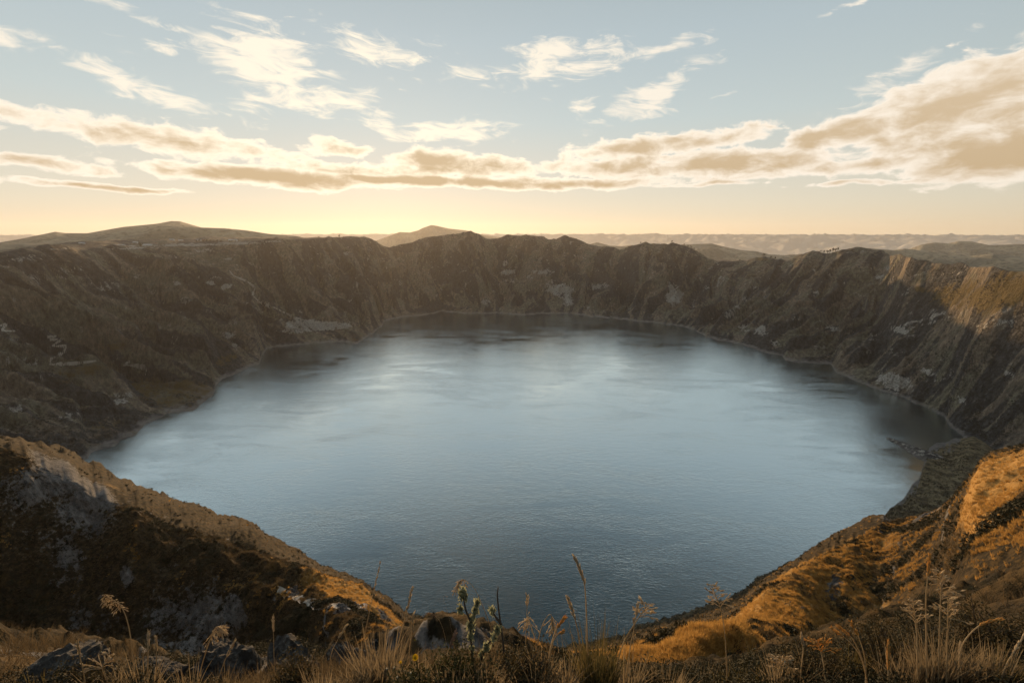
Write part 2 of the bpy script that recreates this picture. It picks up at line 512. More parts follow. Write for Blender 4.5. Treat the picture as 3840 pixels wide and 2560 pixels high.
# ------------------------------------------------------------------ crater wall, rim and the land behind it
PLATEAU = [(-900, 940), (-500, 945), (0, 938), (207, 917), (400, 903), (600, 897), (800, 893), (1000, 890), (1143, 893), (1300, 905), (1450, 940), (1600, 935), (2000, 935), (2300, 960), (2650, 995), (3000, 985), (3300, 985), (3840, 1060), (4700, 1120)]
T_pl = np.maximum(line_T(PLATEAU), T_rim - 0.03)
r_pl = r_rim + 420
left = 1 - sstep(AZ, R(-22), R(-12))
z_pl = H - r_pl * T_pl
t_w = np.array([0, 0.035, 0.12, 0.30, 0.55, 0.80, 0.96, 1.0])
h_w = np.array([0, 0.018, 0.085, 0.235, 0.49, 0.77, 0.965, 1.0])
wall_r = [r_fs - 25] + [r_fs + (r_rim - r_fs) * t for t in t_w] + [r_rim + 60, r_pl, r_rim + 2400, 7800 * one, 11000 * one]
wall_z = [-9 * one] + [z_rim * h for h in h_w] + [np.minimum(z_rim - 3, H - (r_rim + 60) * (T_rim + 0.004)) * 0 + H - (r_rim + 60) * (T_rim + np.where(left > 0.5, 0.001, 0.006)), z_pl,
                                                z_pl * 0.62, -150 * one, -420 * one]
wall_r, wall_z = np.array(wall_r), np.array(wall_z)
wall_z[0] += closed * 18
wall_z[1] += closed * 9
wall_z[2] += closed * 6
tt = []
for k, n in enumerate([6, 12, 30, 60, 75, 75, 48, 14, 10, 22, 16, 10, 6]):
    tt += [(k, j / n) for j in range(n)]
tt.append((12, 1.0))
WR = np.array([wall_r[k] * (1 - t) + wall_r[k + 1] * t for k, t in tt])
WZ = pchip(wall_r, wall_z, WR)
WX, WY = WR * np.sin(AZ), WR * np.cos(AZ)
WT = np.clip((WR - r_fs) / (r_rim - r_fs), -0.2, 1.5)


def wall_detail(X, Y, t):
    ang = np.arctan2(X - CENTRE[0], Y - CENTRE[1])
    q = np.hypot(X - CENTRE[0], Y - CENTRE[1])
    wx = fbm(X / 300, Y / 300, 3, 0.5, 5) * 60
    s = ang * 1150 + wx
    amp = sstep(t, 0.0, 0.3) * (1 - 0.85 * sstep(t, 0.72, 1.0)) * (1 - sstep(t, 1.0, 1.1))
    amp = amp * (1 - 0.72 * sstep(np.arctan2(X, Y), R(38.5), R(43)))
    d = amp * 62 * (ridged(s / 210, q / 900, 2, 0.4, 71) - 0.75)
    d += amp * 36 * (ridged(s / 85 + 3, q / 420, 3, 0.5, 81) - 0.85)
    d += amp * 9 * (ridged(s / 28, q / 130, 3, 0.5, 91) - 0.85)
    d += (sstep(t, -0.05, 0.1) * 3.2 * fbm(X / 30, Y / 30, 5, 0.55, 101)) * (1 - 0.6 * sstep(t, 0.85, 1.0))
    d += sstep(t, 1.05, 1.3) * 10 * fbm(X / 260, Y / 260, 5, 0.5, 111)
    return d


WD = wall_detail(WX, WY, WT)
WZ2 = WZ + WD
WZ2 = np.where((WT > 0.004) & (WT < 0.12), np.maximum(WZ2, 1.0 + WT * 40), WZ2)

# a stony spit reaching into the lake on the right
def ground_pt(u, v, z=0.0):
    d = ray(u, v)
    k = (z - H) / d.z
    return np.array([d.x * k, d.y * k])


def seg_dist(X, Y, a, b):
    ab = b - a
    t = np.clip(((X - a[0]) * ab[0] + (Y - a[1]) * ab[1]) / (ab @ ab), 0, 1)
    return np.hypot(X - a[0] - t * ab[0], Y - a[1] - t * ab[1]), t

# ------------------------------------------------------------------ materials
def new_mat(name):
    m = bpy.data.materials.new(name)
    m.use_nodes = True
    N = Nodes(m.node_tree)
    bs = m.node_tree.nodes['Principled BSDF']
    return m, N, bs


def wall_material():
    m, N, bs = new_mat('crater_wall')
    P = N.node('ShaderNodeNewGeometry').outputs['Position']
    n1 = N.noise(P, 0.012, 6, 0.6)
    n2 = N.noise(P, 0.06, 6, 0.65)
    n3 = N.noise(P, 0.25, 5, 0.7)
    st = N.attr('streak')
    zone = N.m('ADD', N.m('MULTIPLY', n1, 0.35), N.m('ADD', N.m('MULTIPLY', st, 0.45), N.m('MULTIPLY', n2, 0.2)))
    dark = N.mix(n3, (0.034, 0.035, 0.038), (0.085, 0.086, 0.088))
    brown = N.mix(n3, (0.12, 0.102, 0.083), (0.25, 0.21, 0.163))
    olive = N.mix(n3, (0.10, 0.097, 0.075), (0.195, 0.185, 0.14))
    scrub = N.mix(N.step(zone, 0.45, 0.54), dark, N.mix(N.step(n1, 0.45, 0.58), brown, olive))
    rock = N.mix(N.step(n3, 0.35, 0.7), (0.2, 0.195, 0.18), (0.55, 0.53, 0.48))
    rk = N.attr('rock')
    x, y, z = N.sep(P)
    nv = N.noise(N.combine(x, y, N.m('MULTIPLY', z, 0.4)), 0.11, 5, 0.74)
    scrub = N.mix(1.0, scrub, N.ramp(nv, [(0.32, (0.38, 0.38, 0.39)), (0.5, (0.95, 0.95, 0.95)), (0.66, (1.75, 1.7, 1.6))]), 'MULTIPLY')
    f = N.step(N.m('ADD', rk, N.m('MULTIPLY', N.m('SUBTRACT', nv, 0.5), 1.8)), 0.46, 0.60)
    colr = N.mix(f, scrub, rock)
    gold = N.attr('gold')  # ochre grass, plus the sunlit patch painted on the right wall
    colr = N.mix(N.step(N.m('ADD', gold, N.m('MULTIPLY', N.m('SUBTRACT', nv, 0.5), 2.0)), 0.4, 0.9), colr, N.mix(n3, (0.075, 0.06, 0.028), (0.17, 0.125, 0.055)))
    colr = N.mix(N.attr('shore'), colr, N.mix(n3, (0.08, 0.074, 0.07), (0.36, 0.345, 0.33)))
    N.put(bs.inputs['Base Color'], colr)
    bs.inputs['Roughness'].default_value = 0.95
    bs.inputs['Specular IOR Level'].default_value = 0.1
    hgt = N.m('ADD', N.m('MULTIPLY', n2, 9.0), N.m('MULTIPLY', nv, 7.0))
    N.put(bs.inputs['Normal'], N.bump(hgt, 1.0, 1.0))
    return m


def near_material():
    m, N, bs = new_mat('near_slope')
    P = N.node('ShaderNodeNewGeometry').outputs['Position']
    n1 = N.noise(P, 0.05, 6, 0.6)
    n2 = N.noise(P, 0.5, 6, 0.65)
    n3 = N.noise(P, 2.2, 6, 0.7)
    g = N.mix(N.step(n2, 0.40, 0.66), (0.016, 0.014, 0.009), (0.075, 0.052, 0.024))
    g = N.mix(N.m('MULTIPLY', N.step(N.m('ADD', n1, N.m('MULTIPLY', N.m('SUBTRACT', N.attr('gold'), 0.25), 0.7)), 0.42, 0.7), N.step(n2, 0.32, 0.5, 0.35, 0.95)), g, (0.36, 0.215, 0.07))  # golden ground colour painted in where sun falls on the spurs
    n4 = N.noise(P, 0.22, 6, 0.7)
    olive = N.mix(N.step(N.noise(P, 0.08, 6, 0.7), 0.4, 0.62), (0.06, 0.05, 0.033), (0.19, 0.158, 0.095))
    g = N.mix(N.attr('low'), g, olive)
    rock = N.mix(N.step(N.m('ADD', N.m('MULTIPLY', n3, 0.5), N.m('MULTIPLY', n4, 0.5)), 0.36, 0.64), (0.036, 0.036, 0.038), (0.20, 0.196, 0.19))
    f = N.step(N.m('ADD', N.attr('rock'), N.m('MULTIPLY', N.m('SUBTRACT', n2, 0.5), 1.9)), 0.44, 0.6)
    N.put(bs.inputs['Base Color'], N.mix(f, g, rock))
    bs.inputs['Roughness'].default_value = 0.95
    bs.inputs['Specular IOR Level'].default_value = 0.1
    hgt = N.m('ADD', N.m('MULTIPLY', n2, 0.8), N.m('MULTIPLY', n3, 0.25))
    N.put(bs.inputs['Normal'], N.bump(hgt, 0.7, 1.0))
    return m


def hill_material():
    m, N, bs = new_mat('hill')
    P = N.node('ShaderNodeNewGeometry').outputs['Position']
    n1 = N.noise(P, 0.004, 6, 0.6)
    n2 = N.noise(P, 0.03, 6, 0.6)
    c = N.mix(N.step(n1, 0.4, 0.6), (0.13, 0.125, 0.09), (0.28, 0.24, 0.16))
    c = N.mix(N.m('MULTIPLY', N.step(n2, 0.5, 0.62), 0.6), c, (0.03, 0.032, 0.02))
    N.put(bs.inputs['Base Color'], c)
    bs.inputs['Roughness'].default_value = 0.95
    N.put(bs.inputs['Normal'], N.bump(n2, 0.6, 20.0))
    return m


def lake_material():
    m, N, bs = new_mat('lake_water')
    P = N.node('ShaderNodeNewGeometry').outputs['Position']
    x, y, z = N.sep(P)
    q = N.combine(N.m('MULTIPLY', x, 0.5), y, 0.0)
    rip = N.noise(q, 0.40, 4, 0.66, 0.5)
    rip2 = N.noise(q, 0.12, 2, 0.5)
    big = N.noise(N.combine(N.m('MULTIPLY', x, 0.55), y, 0.0), 0.0045, 5, 0.62, 1.2)
    slick = N.step(N.m('ADD', big, N.m('MULTIPLY', N.m('SUBTRACT', N.noise(N.combine(N.m('MULTIPLY', x, 0.3), y, 0.0), 0.02, 4, 0.6, 1.5), 0.5), 0.7)), 0.45, 0.75)
    h = N.m('ADD', N.m('MULTIPLY', rip, 0.70), N.m('MULTIPLY', rip2, 0.45))
    wind = N.noise(N.combine(N.m('MULTIPLY', x, 0.35), N.m('MULTIPLY_ADD', x, 0.12, y), 5.0), 0.012, 5, 0.62, 1.8)
    nor = N.bump(h, N.m('ADD', N.m('MULTIPLY_ADD', slick, -0.26, 0.40), N.m('MULTIPLY', N.step(wind, 0.45, 0.68), 0.30)), 1.0)
    cosv = N.m('ABSOLUTE', N.v('DOT_PRODUCT', nor, N.node('ShaderNodeNewGeometry').outputs['Incoming']))
    refl = N.ramp(cosv, [(0.0, (1, 1, 1)), (0.3, (.97, .97, .97)), (0.44, (.84, .84, .84)), (0.52, (.56, .56, .56)), (0.57, (.36, .36, .36)), (0.63, (.14, .14, .14)), (0.72, (.04, .04, .04))])
    gl = N.node('ShaderNodeBsdfGlossy')
    N.put(gl.inputs['Normal'], nor)
    N.put(gl.inputs['Roughness'], N.m('MULTIPLY_ADD', slick, -0.07, 0.13))
    gl.inputs['Color'].default_value = (0.76, 0.84, 0.86, 1)
    df = N.node('ShaderNodeBsdfDiffuse')
    df.inputs[0].default_value = (0.016, 0.046, 0.058, 1)
    mx = N.node('ShaderNodeMixShader')
    N.put(mx.inputs[0], refl)
    N.l.new(df.outputs[0], mx.inputs[1])
    N.l.new(gl.outputs[0], mx.inputs[2])
    N.l.new(mx.outputs[0], m.node_tree.nodes['Material Output'].inputs[0])
    m.node_tree.nodes.remove(bs)
    return m


MAT_WALL, MAT_NEAR, MAT_HILL, MAT_LAKE = wall_material(), near_material(), hill_material(), lake_material()

# ------------------------------------------------------------------ meshes of the land
bv_w = BVHTree.FromPolygons(np.stack([WX, WY, WZ2], -1).reshape(-1, 3).tolist(),
                            (lambda i: np.stack([i, i + 1, i + NA + 1, i + NA], -1).reshape(-1, 4).tolist())
                            (np.arange(WX.shape[0] - 1)[:, None] * NA + np.arange(NA - 1)[None, :]))
bv_n = BVHTree.FromPolygons(np.stack([NX, NY, NR_Z], -1).reshape(-1, 3).tolist(),
                            (lambda i: np.stack([i, i + 1, i + NA + 1, i + NA], -1).reshape(-1, 4).tolist())
                            (np.arange(NX.shape[0] - 1)[:, None] * NA + np.arange(NA - 1)[None, :]))
EYE = Vector((0, 0, H))


def hit(u, v, far=False):
    """The point of the land that a pixel of the photograph shows."""
    d = ray(u, v)
    best = None
    for b in ((bv_w,) if far else (bv_n, bv_w)):
        p, n, i, dist = b.ray_cast(EYE, d)
        if p is not None and (best is None or dist < best[0]):
            best = (dist, p)
    return best[1] if best else None


def drop(x, y):
    """Height of the land at a place."""
    zz = []
    for b in (bv_n, bv_w):
        p, n, i, dist = b.ray_cast(Vector((x, y, 2000)), Vector((0, 0, -1)))
        if p is not None:
            zz.append(p.z)
    return max(zz) if zz else 0.0


# bare rock, ochre grass, sunlit patches painted gold: where the photograph shows them
def patch_field(X, Y, Z, spots, far):
    f = np.zeros(X.shape)
    wob = fbm(X / 25, (Y + Z) / 25, 3, 0.5, 7)
    for (u, v, du, dv, s) in spots:
        p = hit(u, v, far)
        if p is None:
            continue
        d = math.sqrt(p.x ** 2 + p.y ** 2 + (p.z - H) ** 2)
        wx, wz = du * d / FPX, dv * d / FPX
        ca, sa = p.x / math.hypot(p.x, p.y), p.y / math.hypot(p.x, p.y)
        lat = (X - p.x) * sa - (Y - p.y) * ca
        ver = (Z - p.z)
        dep = (X - p.x) * ca + (Y - p.y) * sa
        e = (lat / wx) ** 2 + (ver / wz) ** 2 + (dep / (3 * max(wx, wz))) ** 2
        f = np.maximum(f, s * np.exp(-e) * (1 + 0.5 * wob))
    return f


ROCK_WALL = [(2100, 1085, 60, 22, 1), (2130, 1120, 25, 30, .9), (2530, 1110, 32, 34, 1), (2515, 1075, 22, 15, .8), (1905, 1020, 40, 12, .8), (1895, 985, 14, 14, .8),
             (1910, 1055, 30, 14, .7), (1820, 1135, 25, 16, .7), (2040, 1020, 55, 10, .8), (1985, 1040, 18, 12, .7), (2230, 1075, 34, 14, .7), (2270, 1070, 26, 20, .6),
             (2060, 1060, 30, 16, .6), (1640, 1105, 10, 8, .8), (700, 1130, 22, 12, .7), (850, 1073, 22, 9, .9), (790, 1060, 18, 10, .7), (665, 1062, 16, 7, .8),
             (580, 1095, 25, 15, .5), (510, 1035, 15, 10, .6), (1190, 1222, 95, 11, 1.3), (1270, 1222, 50, 9, 1.2), (1110, 1216, 40, 12, 1.1), (1050, 1195, 30, 8, .5), (745, 1210, 10, 8, .7), (860, 1255, 22, 14, .7),
             (330, 1220, 40, 18, .45), (240, 1020, 60, 25, .42), (300, 1010, 30, 20, .42), (400, 1070, 60, 30, .42), (120, 1040, 50, 25, .42), (60, 975, 20, 14, .5), (760, 940, 40, 8, .6),
             (700, 918, 120, 5, .8), (500, 930, 80, 4, .7), (900, 912, 90, 5, .8), (250, 932, 60, 4, .6), (1020, 905, 60, 5, .6), (860, 970, 20, 14, .5), (2850, 1235, 26, 20, .9), (2790, 1230, 30, 16, .6), (2735, 1175, 26, 18, .8),
             (2765, 1150, 16, 14, .7), (2790, 1120, 12, 10, .7), (2650, 1080, 16, 12, .6), (3130, 1230, 26, 8, .9), (3375, 1238, 40, 10, .9), (3110, 1225, 16, 10, .6), (3060, 1095, 18, 6, .7),
             (3300, 1040, 18, 20, .6), (3330, 1005, 10, 12, .6), (3500, 1190, 14, 22, .7), (3430, 1180, 20, 10, .5), (2710, 1040, 24, 14, .6), (2695, 1060, 6, 20, .5), (2910, 1285, 18, 14, .6),
             (3080, 1300, 30, 14, .6), (3350, 1430, 50, 26, .9), (3610, 1500, 18, 10, .8), (3480, 1395, 25, 14, .7), (3780, 1400, 28, 10, .6), (3250, 1320, 30, 10, .4), (3560, 1390, 14, 20, .4), (2700, 1015, 18, 6, .5), (2140, 910, 6, 14, .6),
             (2155, 960, 6, 16, .6), (470, 1490, 30, 14, .7), (400, 1370, 20, 10, .4), (880, 1300, 18, 16, .7), (60, 1530, 20, 14, .5), (420, 1590, 30, 20, .5), (260, 1560, 30, 30, .5), (1310, 1130, 20, 10, .6), (1340, 1060, 10, 24, .6), (1300, 950, 14, 10, .7),
             (1380, 970, 10, 14, .6), (1450, 1010, 6, 16, .6), (1500, 1060, 8, 20, .5), (1560, 1110, 8, 16, .5), (2290, 985, 14, 16, .6), (2240, 1100, 20, 8, .4), (2200, 1150, 30, 8, .5), (2600, 1140, 10, 20, .5)]
GRASS_SUN_WALL = [(330, 1390, 70, 20, .9), (440, 1300, 60, 16, .8), (560, 1440, 70, 16, 1), (680, 1450, 60, 20, .9), (740, 1470, 60, 30, .7), (640, 1500, 50, 16, .8), (420, 1600, 50, 20, .7), (850, 1345, 60, 16, .8), (800, 1390, 60, 16, .6),
             (1330, 1270, 40, 18, .6), (1700, 1165, 80, 8, .6), (2000, 1165, 120, 6, .4), (420, 1040, 60, 30, .3), (760, 1170, 60, 30, .3), (3560, 1110, 70, 40, .9), (3680, 1110, 90, 50, 1), (3800, 1090, 90, 60, 1), (3450, 1085, 20, 10, .8), (2850, 972, 40, 6, .8)]  # ochre grass; the right-hand spots paint sunlight onto the wall
auto = 0.5 * (fbm(WX / 55, (WY + 2 * WZ2) / 55, 4, 0.6, 121) + 0.75 * fbm(WX / 14, (WY + 2 * WZ2) / 14, 3, 0.6, 131))
auto = np.clip(auto, 0, 0.5) * sstep(WT, 0.05, 0.3)
rockW = np.maximum(patch_field(WX, WY, WZ2, ROCK_WALL, True), auto)
rockW = np.where(WT > 1.1, 0, rockW)
grass_sunW = patch_field(WX, WY, WZ2, GRASS_SUN_WALL, True)
shoreW = (1 - sstep(WZ2 + 2.5 * fbm(WX / 16, WY / 16, 3, 0.6, 19), 2.0, 6.0)) * (WT < 0.5) * np.clip(0.75 + 0.5 * fbm(WX / 20, WY / 20, 3, 0.5, 9), 0, 1)
ang = np.arctan2(WX - CENTRE[0], WY - CENTRE[1])
qq = np.hypot(WX - CENTRE[0], WY - CENTRE[1])
streak = 0.5 + 0.6 * fbm((ang * 1150 + 60 * fbm(WX / 300, WY / 300, 3, 0.5, 5)) / 60, qq / 240, 5, 0.6, 151)
me, _, _ = to_mesh('crater_wall', WX, WY, WZ2, {'streak': streak, 'rock': rockW, 'gold': grass_sunW, 'shore': shoreW})
add_obj('crater_terrain', me, MAT_WALL, kind='structure')

ROCK_NEAR = [(150, 1730, 130, 30, .8), (230, 1790, 110, 40, 1), (330, 1880, 70, 40, 1), (350, 1950, 40, 20, .9), (230, 2080, 40, 50, .8), (130, 2050, 80, 50, .5), (700, 2270, 130, 70, .7), (620, 2240, 60, 50, .6),
             (800, 2240, 30, 20, .8), (880, 2290, 40, 20, .9), (480, 2170, 16, 24, .8), (300, 2300, 40, 40, .7), (400, 2340, 40, 40, .6), (240, 2170, 40, 20, .7), (1100, 2230, 20, 10, .8), (1250, 2270, 90, 6, 1), (1350, 2275, 60, 6, 1), (1440, 2310, 40, 22, .9),
             (3640, 1750, 40, 30, .9), (3560, 1850, 60, 30, .8), (3480, 1930, 90, 14, .9), (3560, 1900, 90, 14, .8), (3130, 2200, 20, 40, .8), (3350, 2120, 100, 8, .5), (3500, 2090, 80, 8, .5), (3330, 1885, 20, 8, .8), (3300, 1940, 30, 20, .8),
             (1600, 2390, 120, 40, 1), (1750, 2380, 80, 40, 1), (1480, 2420, 80, 40, .9), (1850, 2400, 50, 20, .8), (200, 2450, 200, 50, .7), (1000, 2480, 200, 60, .8), (3400, 1740, 30, 30, .5)]
rockN = patch_field(NX, NY, NR_Z, ROCK_NEAR, False)
rockN = np.maximum(rockN, np.clip(0.45 * fbm(NX / 12, (NY + NR_Z) / 12, 4, 0.6, 141), 0, 0.4))
rockN = rockN * (1 - 0.85 * sstep(NR_R, r_spur * 1.03, r_spur * 1.12))
er = np.clip(rockN, 0, 1) * sstep(NR_R, 45, 70) * (1 - sstep(NR_R, r_spur * 0.96, r_spur))
NR_Z = NR_Z + er * 1.6 * (ridged(NX / 5 + 0.15 * NY, NY / 5, 4, 0.6, 221) - 0.8)
shoreN = (1 - sstep(NR_Z + 3 * fbm(NX / 14, NY / 14, 3, 0.6, 29), 1.5, 5)) * sstep(NR_R, 200, 260)
SUNLIT_NEAR = [(1260, 2200, 120, 40, .9), (1400, 2260, 110, 50, 1.2), (2250, 2480, 150, 30, 1.2), (2450, 2420, 150, 40, 1.3), (2650, 2390, 150, 40, 1.2), (2850, 2280, 120, 70, 1.0), (3030, 2150, 120, 70, .7), (3740, 1760, 110, 70, 1.3), (3230, 2060, 120, 50, .4)]  # sunlight on the spurs and right mound, put into the ground colour
SUNLIT_NEAR += [(2380, 2450, 120, 30, 1.2), (2560, 2400, 120, 40, 1.2), (2760, 2340, 120, 60, 1.2), (2930, 2230, 110, 60, .9), (1300, 2220, 120, 50, 1.1)]
sunlitN = patch_field(NX, NY, NR_Z, SUNLIT_NEAR, False)
me, _, _ = to_mesh('near_slope', NX, NY, NR_Z, {'low': sstep(NR_R, r_spur * 1.02, r_spur * 1.15) * (1 - sstep(NR_Z, 70, 150)), 'gold': sunlitN, 'rock': np.maximum(rockN, shoreN)})
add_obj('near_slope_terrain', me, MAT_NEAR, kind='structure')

# the lake
lt = np.linspace(0, 1, 12)[:, None]
LR = (r_ns - 25) * (1 - lt) + (r_fs + 22) * lt
me, _, _ = to_mesh('lake', LR * np.sin(AZ), LR * np.cos(AZ), LR * 0.0)
add_obj('lake', me, MAT_LAKE, kind='structure')

# ------------------------------------------------------------------ hills beyond the rim
def hill(name, crest, dist, depth, base, seed, rough=1.0):
    a = np.array([pix(u, v) for u, v in crest])
    aa = np.linspace(a[0, 0], a[-1, 0], 260)
    T = np.interp(aa, a[:, 0], a[:, 1])
    zc = H - dist * T
    edge = np.minimum(1, np.minimum(aa - aa[0], aa[-1] - aa) / (0.06 * (aa[-1] - aa[0])))
    rows, n = [], 60
    X, Y, Z = [], [], []
    for k in range(n + 1):
        s = -1 + 2 * k / n
        r = dist + depth * s
        prof = (1 - abs(s)) ** 0.9 if s < 0 else (1 - s) ** 1.2
        x, y = r * np.sin(aa), r * np.cos(aa)
        z = base + (zc - base) * prof * np.clip(edge, 0.15, 1) ** 0.6
        am = (1 - prof) * prof * 4
        z = z + rough * am * depth * 0.06 * (ridged(x / (depth * .45) + seed, y / (depth * .9), 4, 0.5, seed) - 0.8)
        X.append(x); Y.append(y); Z.append(z)
    me, _, _ = to_mesh(name, np.array(X), np.array(Y), np.array(Z))
    return add_obj(name, me, MAT_HILL, kind='structure')


hill('hill', [(-500, 960), (-200, 935), (0, 915), (207, 913), (326, 897), (462, 864), (593, 846), (680, 851), (843, 856), (925, 864), (1007, 877), (1116, 886), (1170, 897), (1260, 920)], 3700, 1100, 150, 12)
hill('hill', [(-900, 940), (-400, 925), (0, 909), (71, 897), (207, 869), (245, 874), (326, 875), (462, 851), (588, 839), (642, 829), (675, 830), (751, 852), (860, 880), (1000, 910)], 6000, 1500, 50, 23)
hill('mountain', [(1340, 925), (1411, 902), (1438, 892), (1470, 881), (1498, 870), (1536, 872), (1568, 864), (1585, 855), (1617, 844), (1634, 846), (1683, 857), (1748, 864), (1813, 881), (1873, 889), (1960, 915)], 9200, 1100, -200, 34)
hill('hill', [(2150, 935), (2221, 913), (2240, 909), (2287, 921), (2330, 923), (2368, 919), (2450, 925), (2500, 925), (2560, 917), (2669, 913), (2712, 924), (2778, 938), (2832, 942), (2886, 954), (2941, 957), (3006, 953), (3120, 965), (3250, 990)], 6200, 1200, -100, 45)
hill('hill', [(3080, 960), (3200, 936), (3257, 931), (3349, 938), (3393, 932), (3485, 943), (3567, 957), (3626, 962), (3725, 951), (3840, 965), (4100, 985), (4500, 1000)], 5200, 1200, -100, 56)
hill('hill', [(3350, 955), (3420, 930), (3458, 916), (3507, 909), (3556, 913), (3594, 904), (3643, 905), (3708, 919), (3784, 917), (3840, 915), (4100, 920), (4500, 940)], 8400, 1300, -200, 67)

# ------------------------------------------------------------------ land behind the camera, sea of clouds, haze
ab = np.linspace(R(58), R(302), 90)
rb = np.geomspace(0.25, 3000, 60)[:, None]
zb = H - 1.62 - 0.16 * np.maximum(rb - 4, 0) ** 0.98 + 0 * ab + 0.04 * rb * fbm(rb * np.sin(ab) / 30 / (1 + rb / 60), rb * np.cos(ab) / 30 / (1 + rb / 60), 3, 0.5, 3) * sstep(rb, 3, 30)
for k in (0, -1):
    col = NA - 1 if k == 0 else 0
    edge = np.interp(np.log(rb[:, 0]), L[:, col], NR_Z[:, col])
    w = np.clip(1 - np.abs(ab - ab[k]) / R(60), 0, 1) ** 2
    zb = zb * (1 - w) + edge[:, None] * w
me, _, _ = to_mesh('rim_ground', rb * np.sin(ab), rb * np.cos(ab), zb, {'low': zb * 0, 'gold': zb * 0, 'rock': zb * 0})
add_obj('rim_ground', me, MAT_NEAR, kind='structure')

m, N, bs = new_mat('cloud_white')
bs.inputs['Base Color'].default_value = (0.96, 0.94, 0.88, 1)
bs.inputs['Roughness'].default_value = 1.0
tr = N.node('ShaderNodeBsdfTranslucent')
tr.inputs[0].default_value = (0.98, 0.96, 0.90, 1)
mx = N.node('ShaderNodeMixShader')
mx.inputs[0].default_value = 0.62
N.l.new(bs.outputs[0], mx.inputs[1])
N.l.new(tr.outputs[0], mx.inputs[2])
N.l.new(mx.outputs[0], m.node_tree.nodes['Material Output'].inputs[0])
MAT_CLOUD = m
ac = np.linspace(R(-62), R(62), 700)
rcl = np.geomspace(12600, 150000, 200)[:, None]
cx, cy = rcl * np.sin(ac), rcl * np.cos(ac)
cz = -640 + 0.0 * cx + 520 * np.abs(fbm(cx / 3200, cy / 6000, 5, 0.55, 161)) + 120 * np.abs(fbm(cx / 900, cy / 1800, 3, 0.5, 181)) + 130 * fbm(cx / 9000, cy / 9000, 3, 0.5, 171)
me, _, _ = to_mesh('cloud_sea', cx, cy, cz)
add_obj('cloud_sea', me, MAT_CLOUD, kind='stuff', label='sea of low cloud lying beyond the far hills', cat='clouds')

bm = bmesh.new()
bmesh.ops.create_cube(bm, size=1.0)
for v in bm.verts:
    v.co = Vector((v.co.x * 23600, 5200 + v.co.y * 13400, 50 + v.co.z * 1060))
me = bpy.data.meshes.new('haze')
bm.to_mesh(me)
bm.free()
m = bpy.data.materials.new('haze')
m.use_nodes = True
N = Nodes(m.node_tree)
m.node_tree.nodes.remove(m.node_tree.nodes['Principled BSDF'])
pv = N.node('ShaderNodeVolumePrincipled')
pv.inputs['Color'].default_value = (0.93, 0.92, 0.90, 1)
pv.inputs['Density'].default_value = HAZE
pv.inputs['Anisotropy'].default_value = 0.45
N.l.new(pv.outputs[0], m.node_tree.nodes['Material Output'].inputs['Volume'])
add_obj('haze', me, m, kind='stuff', label='thin warm haze filling the air over the crater', cat='haze')

# ------------------------------------------------------------------ things: mesh builders
class MB:
    """Collects simple shapes into one mesh."""
    def __init__(self):
        self.v, self.f, self.t = [], [], []

    def add(self, verts, faces, tint=0.5):
        o = len(self.v)
        self.v += [tuple(p) for p in verts]
        self.f += [tuple(o + i for i in f) for f in faces]
        self.t += [tint] * len(verts)

    def tube(self, pts, radii, sides=4, tint=0.5):
        pts = [Vector(p) for p in pts]
        rings = []
        for i, p in enumerate(pts):
            d = (pts[min(i + 1, len(pts) - 1)] - pts[max(i - 1, 0)]).normalized()
            a = d.cross(Vector((0.31, 0.9, 0.17))).normalized()
            b = d.cross(a)
            r = radii[i] if isinstance(radii, (list, tuple)) else radii
            rings += [p + (a * math.cos(2 * math.pi * k / sides) + b * math.sin(2 * math.pi * k / sides)) * r for k in range(sides)]
        fs = [(i * sides + k, i * sides + (k + 1) % sides, (i + 1) * sides + (k + 1) % sides, (i + 1) * sides + k)
              for i in range(len(pts) - 1) for k in range(sides)]
        fs += [tuple(range(sides - 1, -1, -1)), tuple((len(pts) - 1) * sides + k for k in range(sides))]
        self.add(rings, fs, tint)

    def seed(self, p, d, ln, w, tint=0.5):
        """A spikelet: a slim four-sided spindle."""
        d = d.normalized()
        a = d.cross(Vector((0.2, 0.5, 0.84))).normalized()
        b = d.cross(a)
        m = p + d * ln * 0.4
        self.add([p, m + a * w, m + b * w, m - a * w, m - b * w, p + d * ln],
                 [(0, 1, 2), (0, 2, 3), (0, 3, 4), (0, 4, 1), (5, 2, 1), (5, 3, 2), (5, 4, 3), (5, 1, 4)], tint)

    def blade(self, p, up, side, ln, w, droop, tint, n=4):
        vs, fs = [], []
        out = (up - Vector((0, 0, 1)) * up.z)
        for i in range(n + 1):
            t = i / n
            c = p + up * ln * t + (out * 0.4 - Vector((0, 0, 1))) * droop * ln * t * t
            ww = w * (1 - 0.92 * t)
            vs += [c - side * ww, c + side * ww]
        fs = [(2 * i, 2 * i + 1, 2 * i + 3, 2 * i + 2) for i in range(n)]
        self.add(vs, fs, tint)

    def mesh(self, name, smooth=False):
        me = bpy.data.meshes.new(name)
        me.from_pydata(self.v, [], self.f)
        at = me.attributes.new('tint', 'FLOAT', 'POINT')
        at.data.foreach_set('value', np.array(self.t, np.float32))
        if smooth:
            me.polygons.foreach_set('use_smooth', np.ones(len(me.polygons), bool))
        me.update()
        return me

    def build(self, name, mat, parent=None, smooth=False, **kw):
        return add_obj(name, self.mesh(name, smooth), mat, parent, **kw)


def thing(name, label, cat, loc, group=None, rotz=0.0):
    o = add_obj(name, None, None, None, label=label, cat=cat, group=group, loc=loc)
    o.rotation_euler.z = rotz
    return o


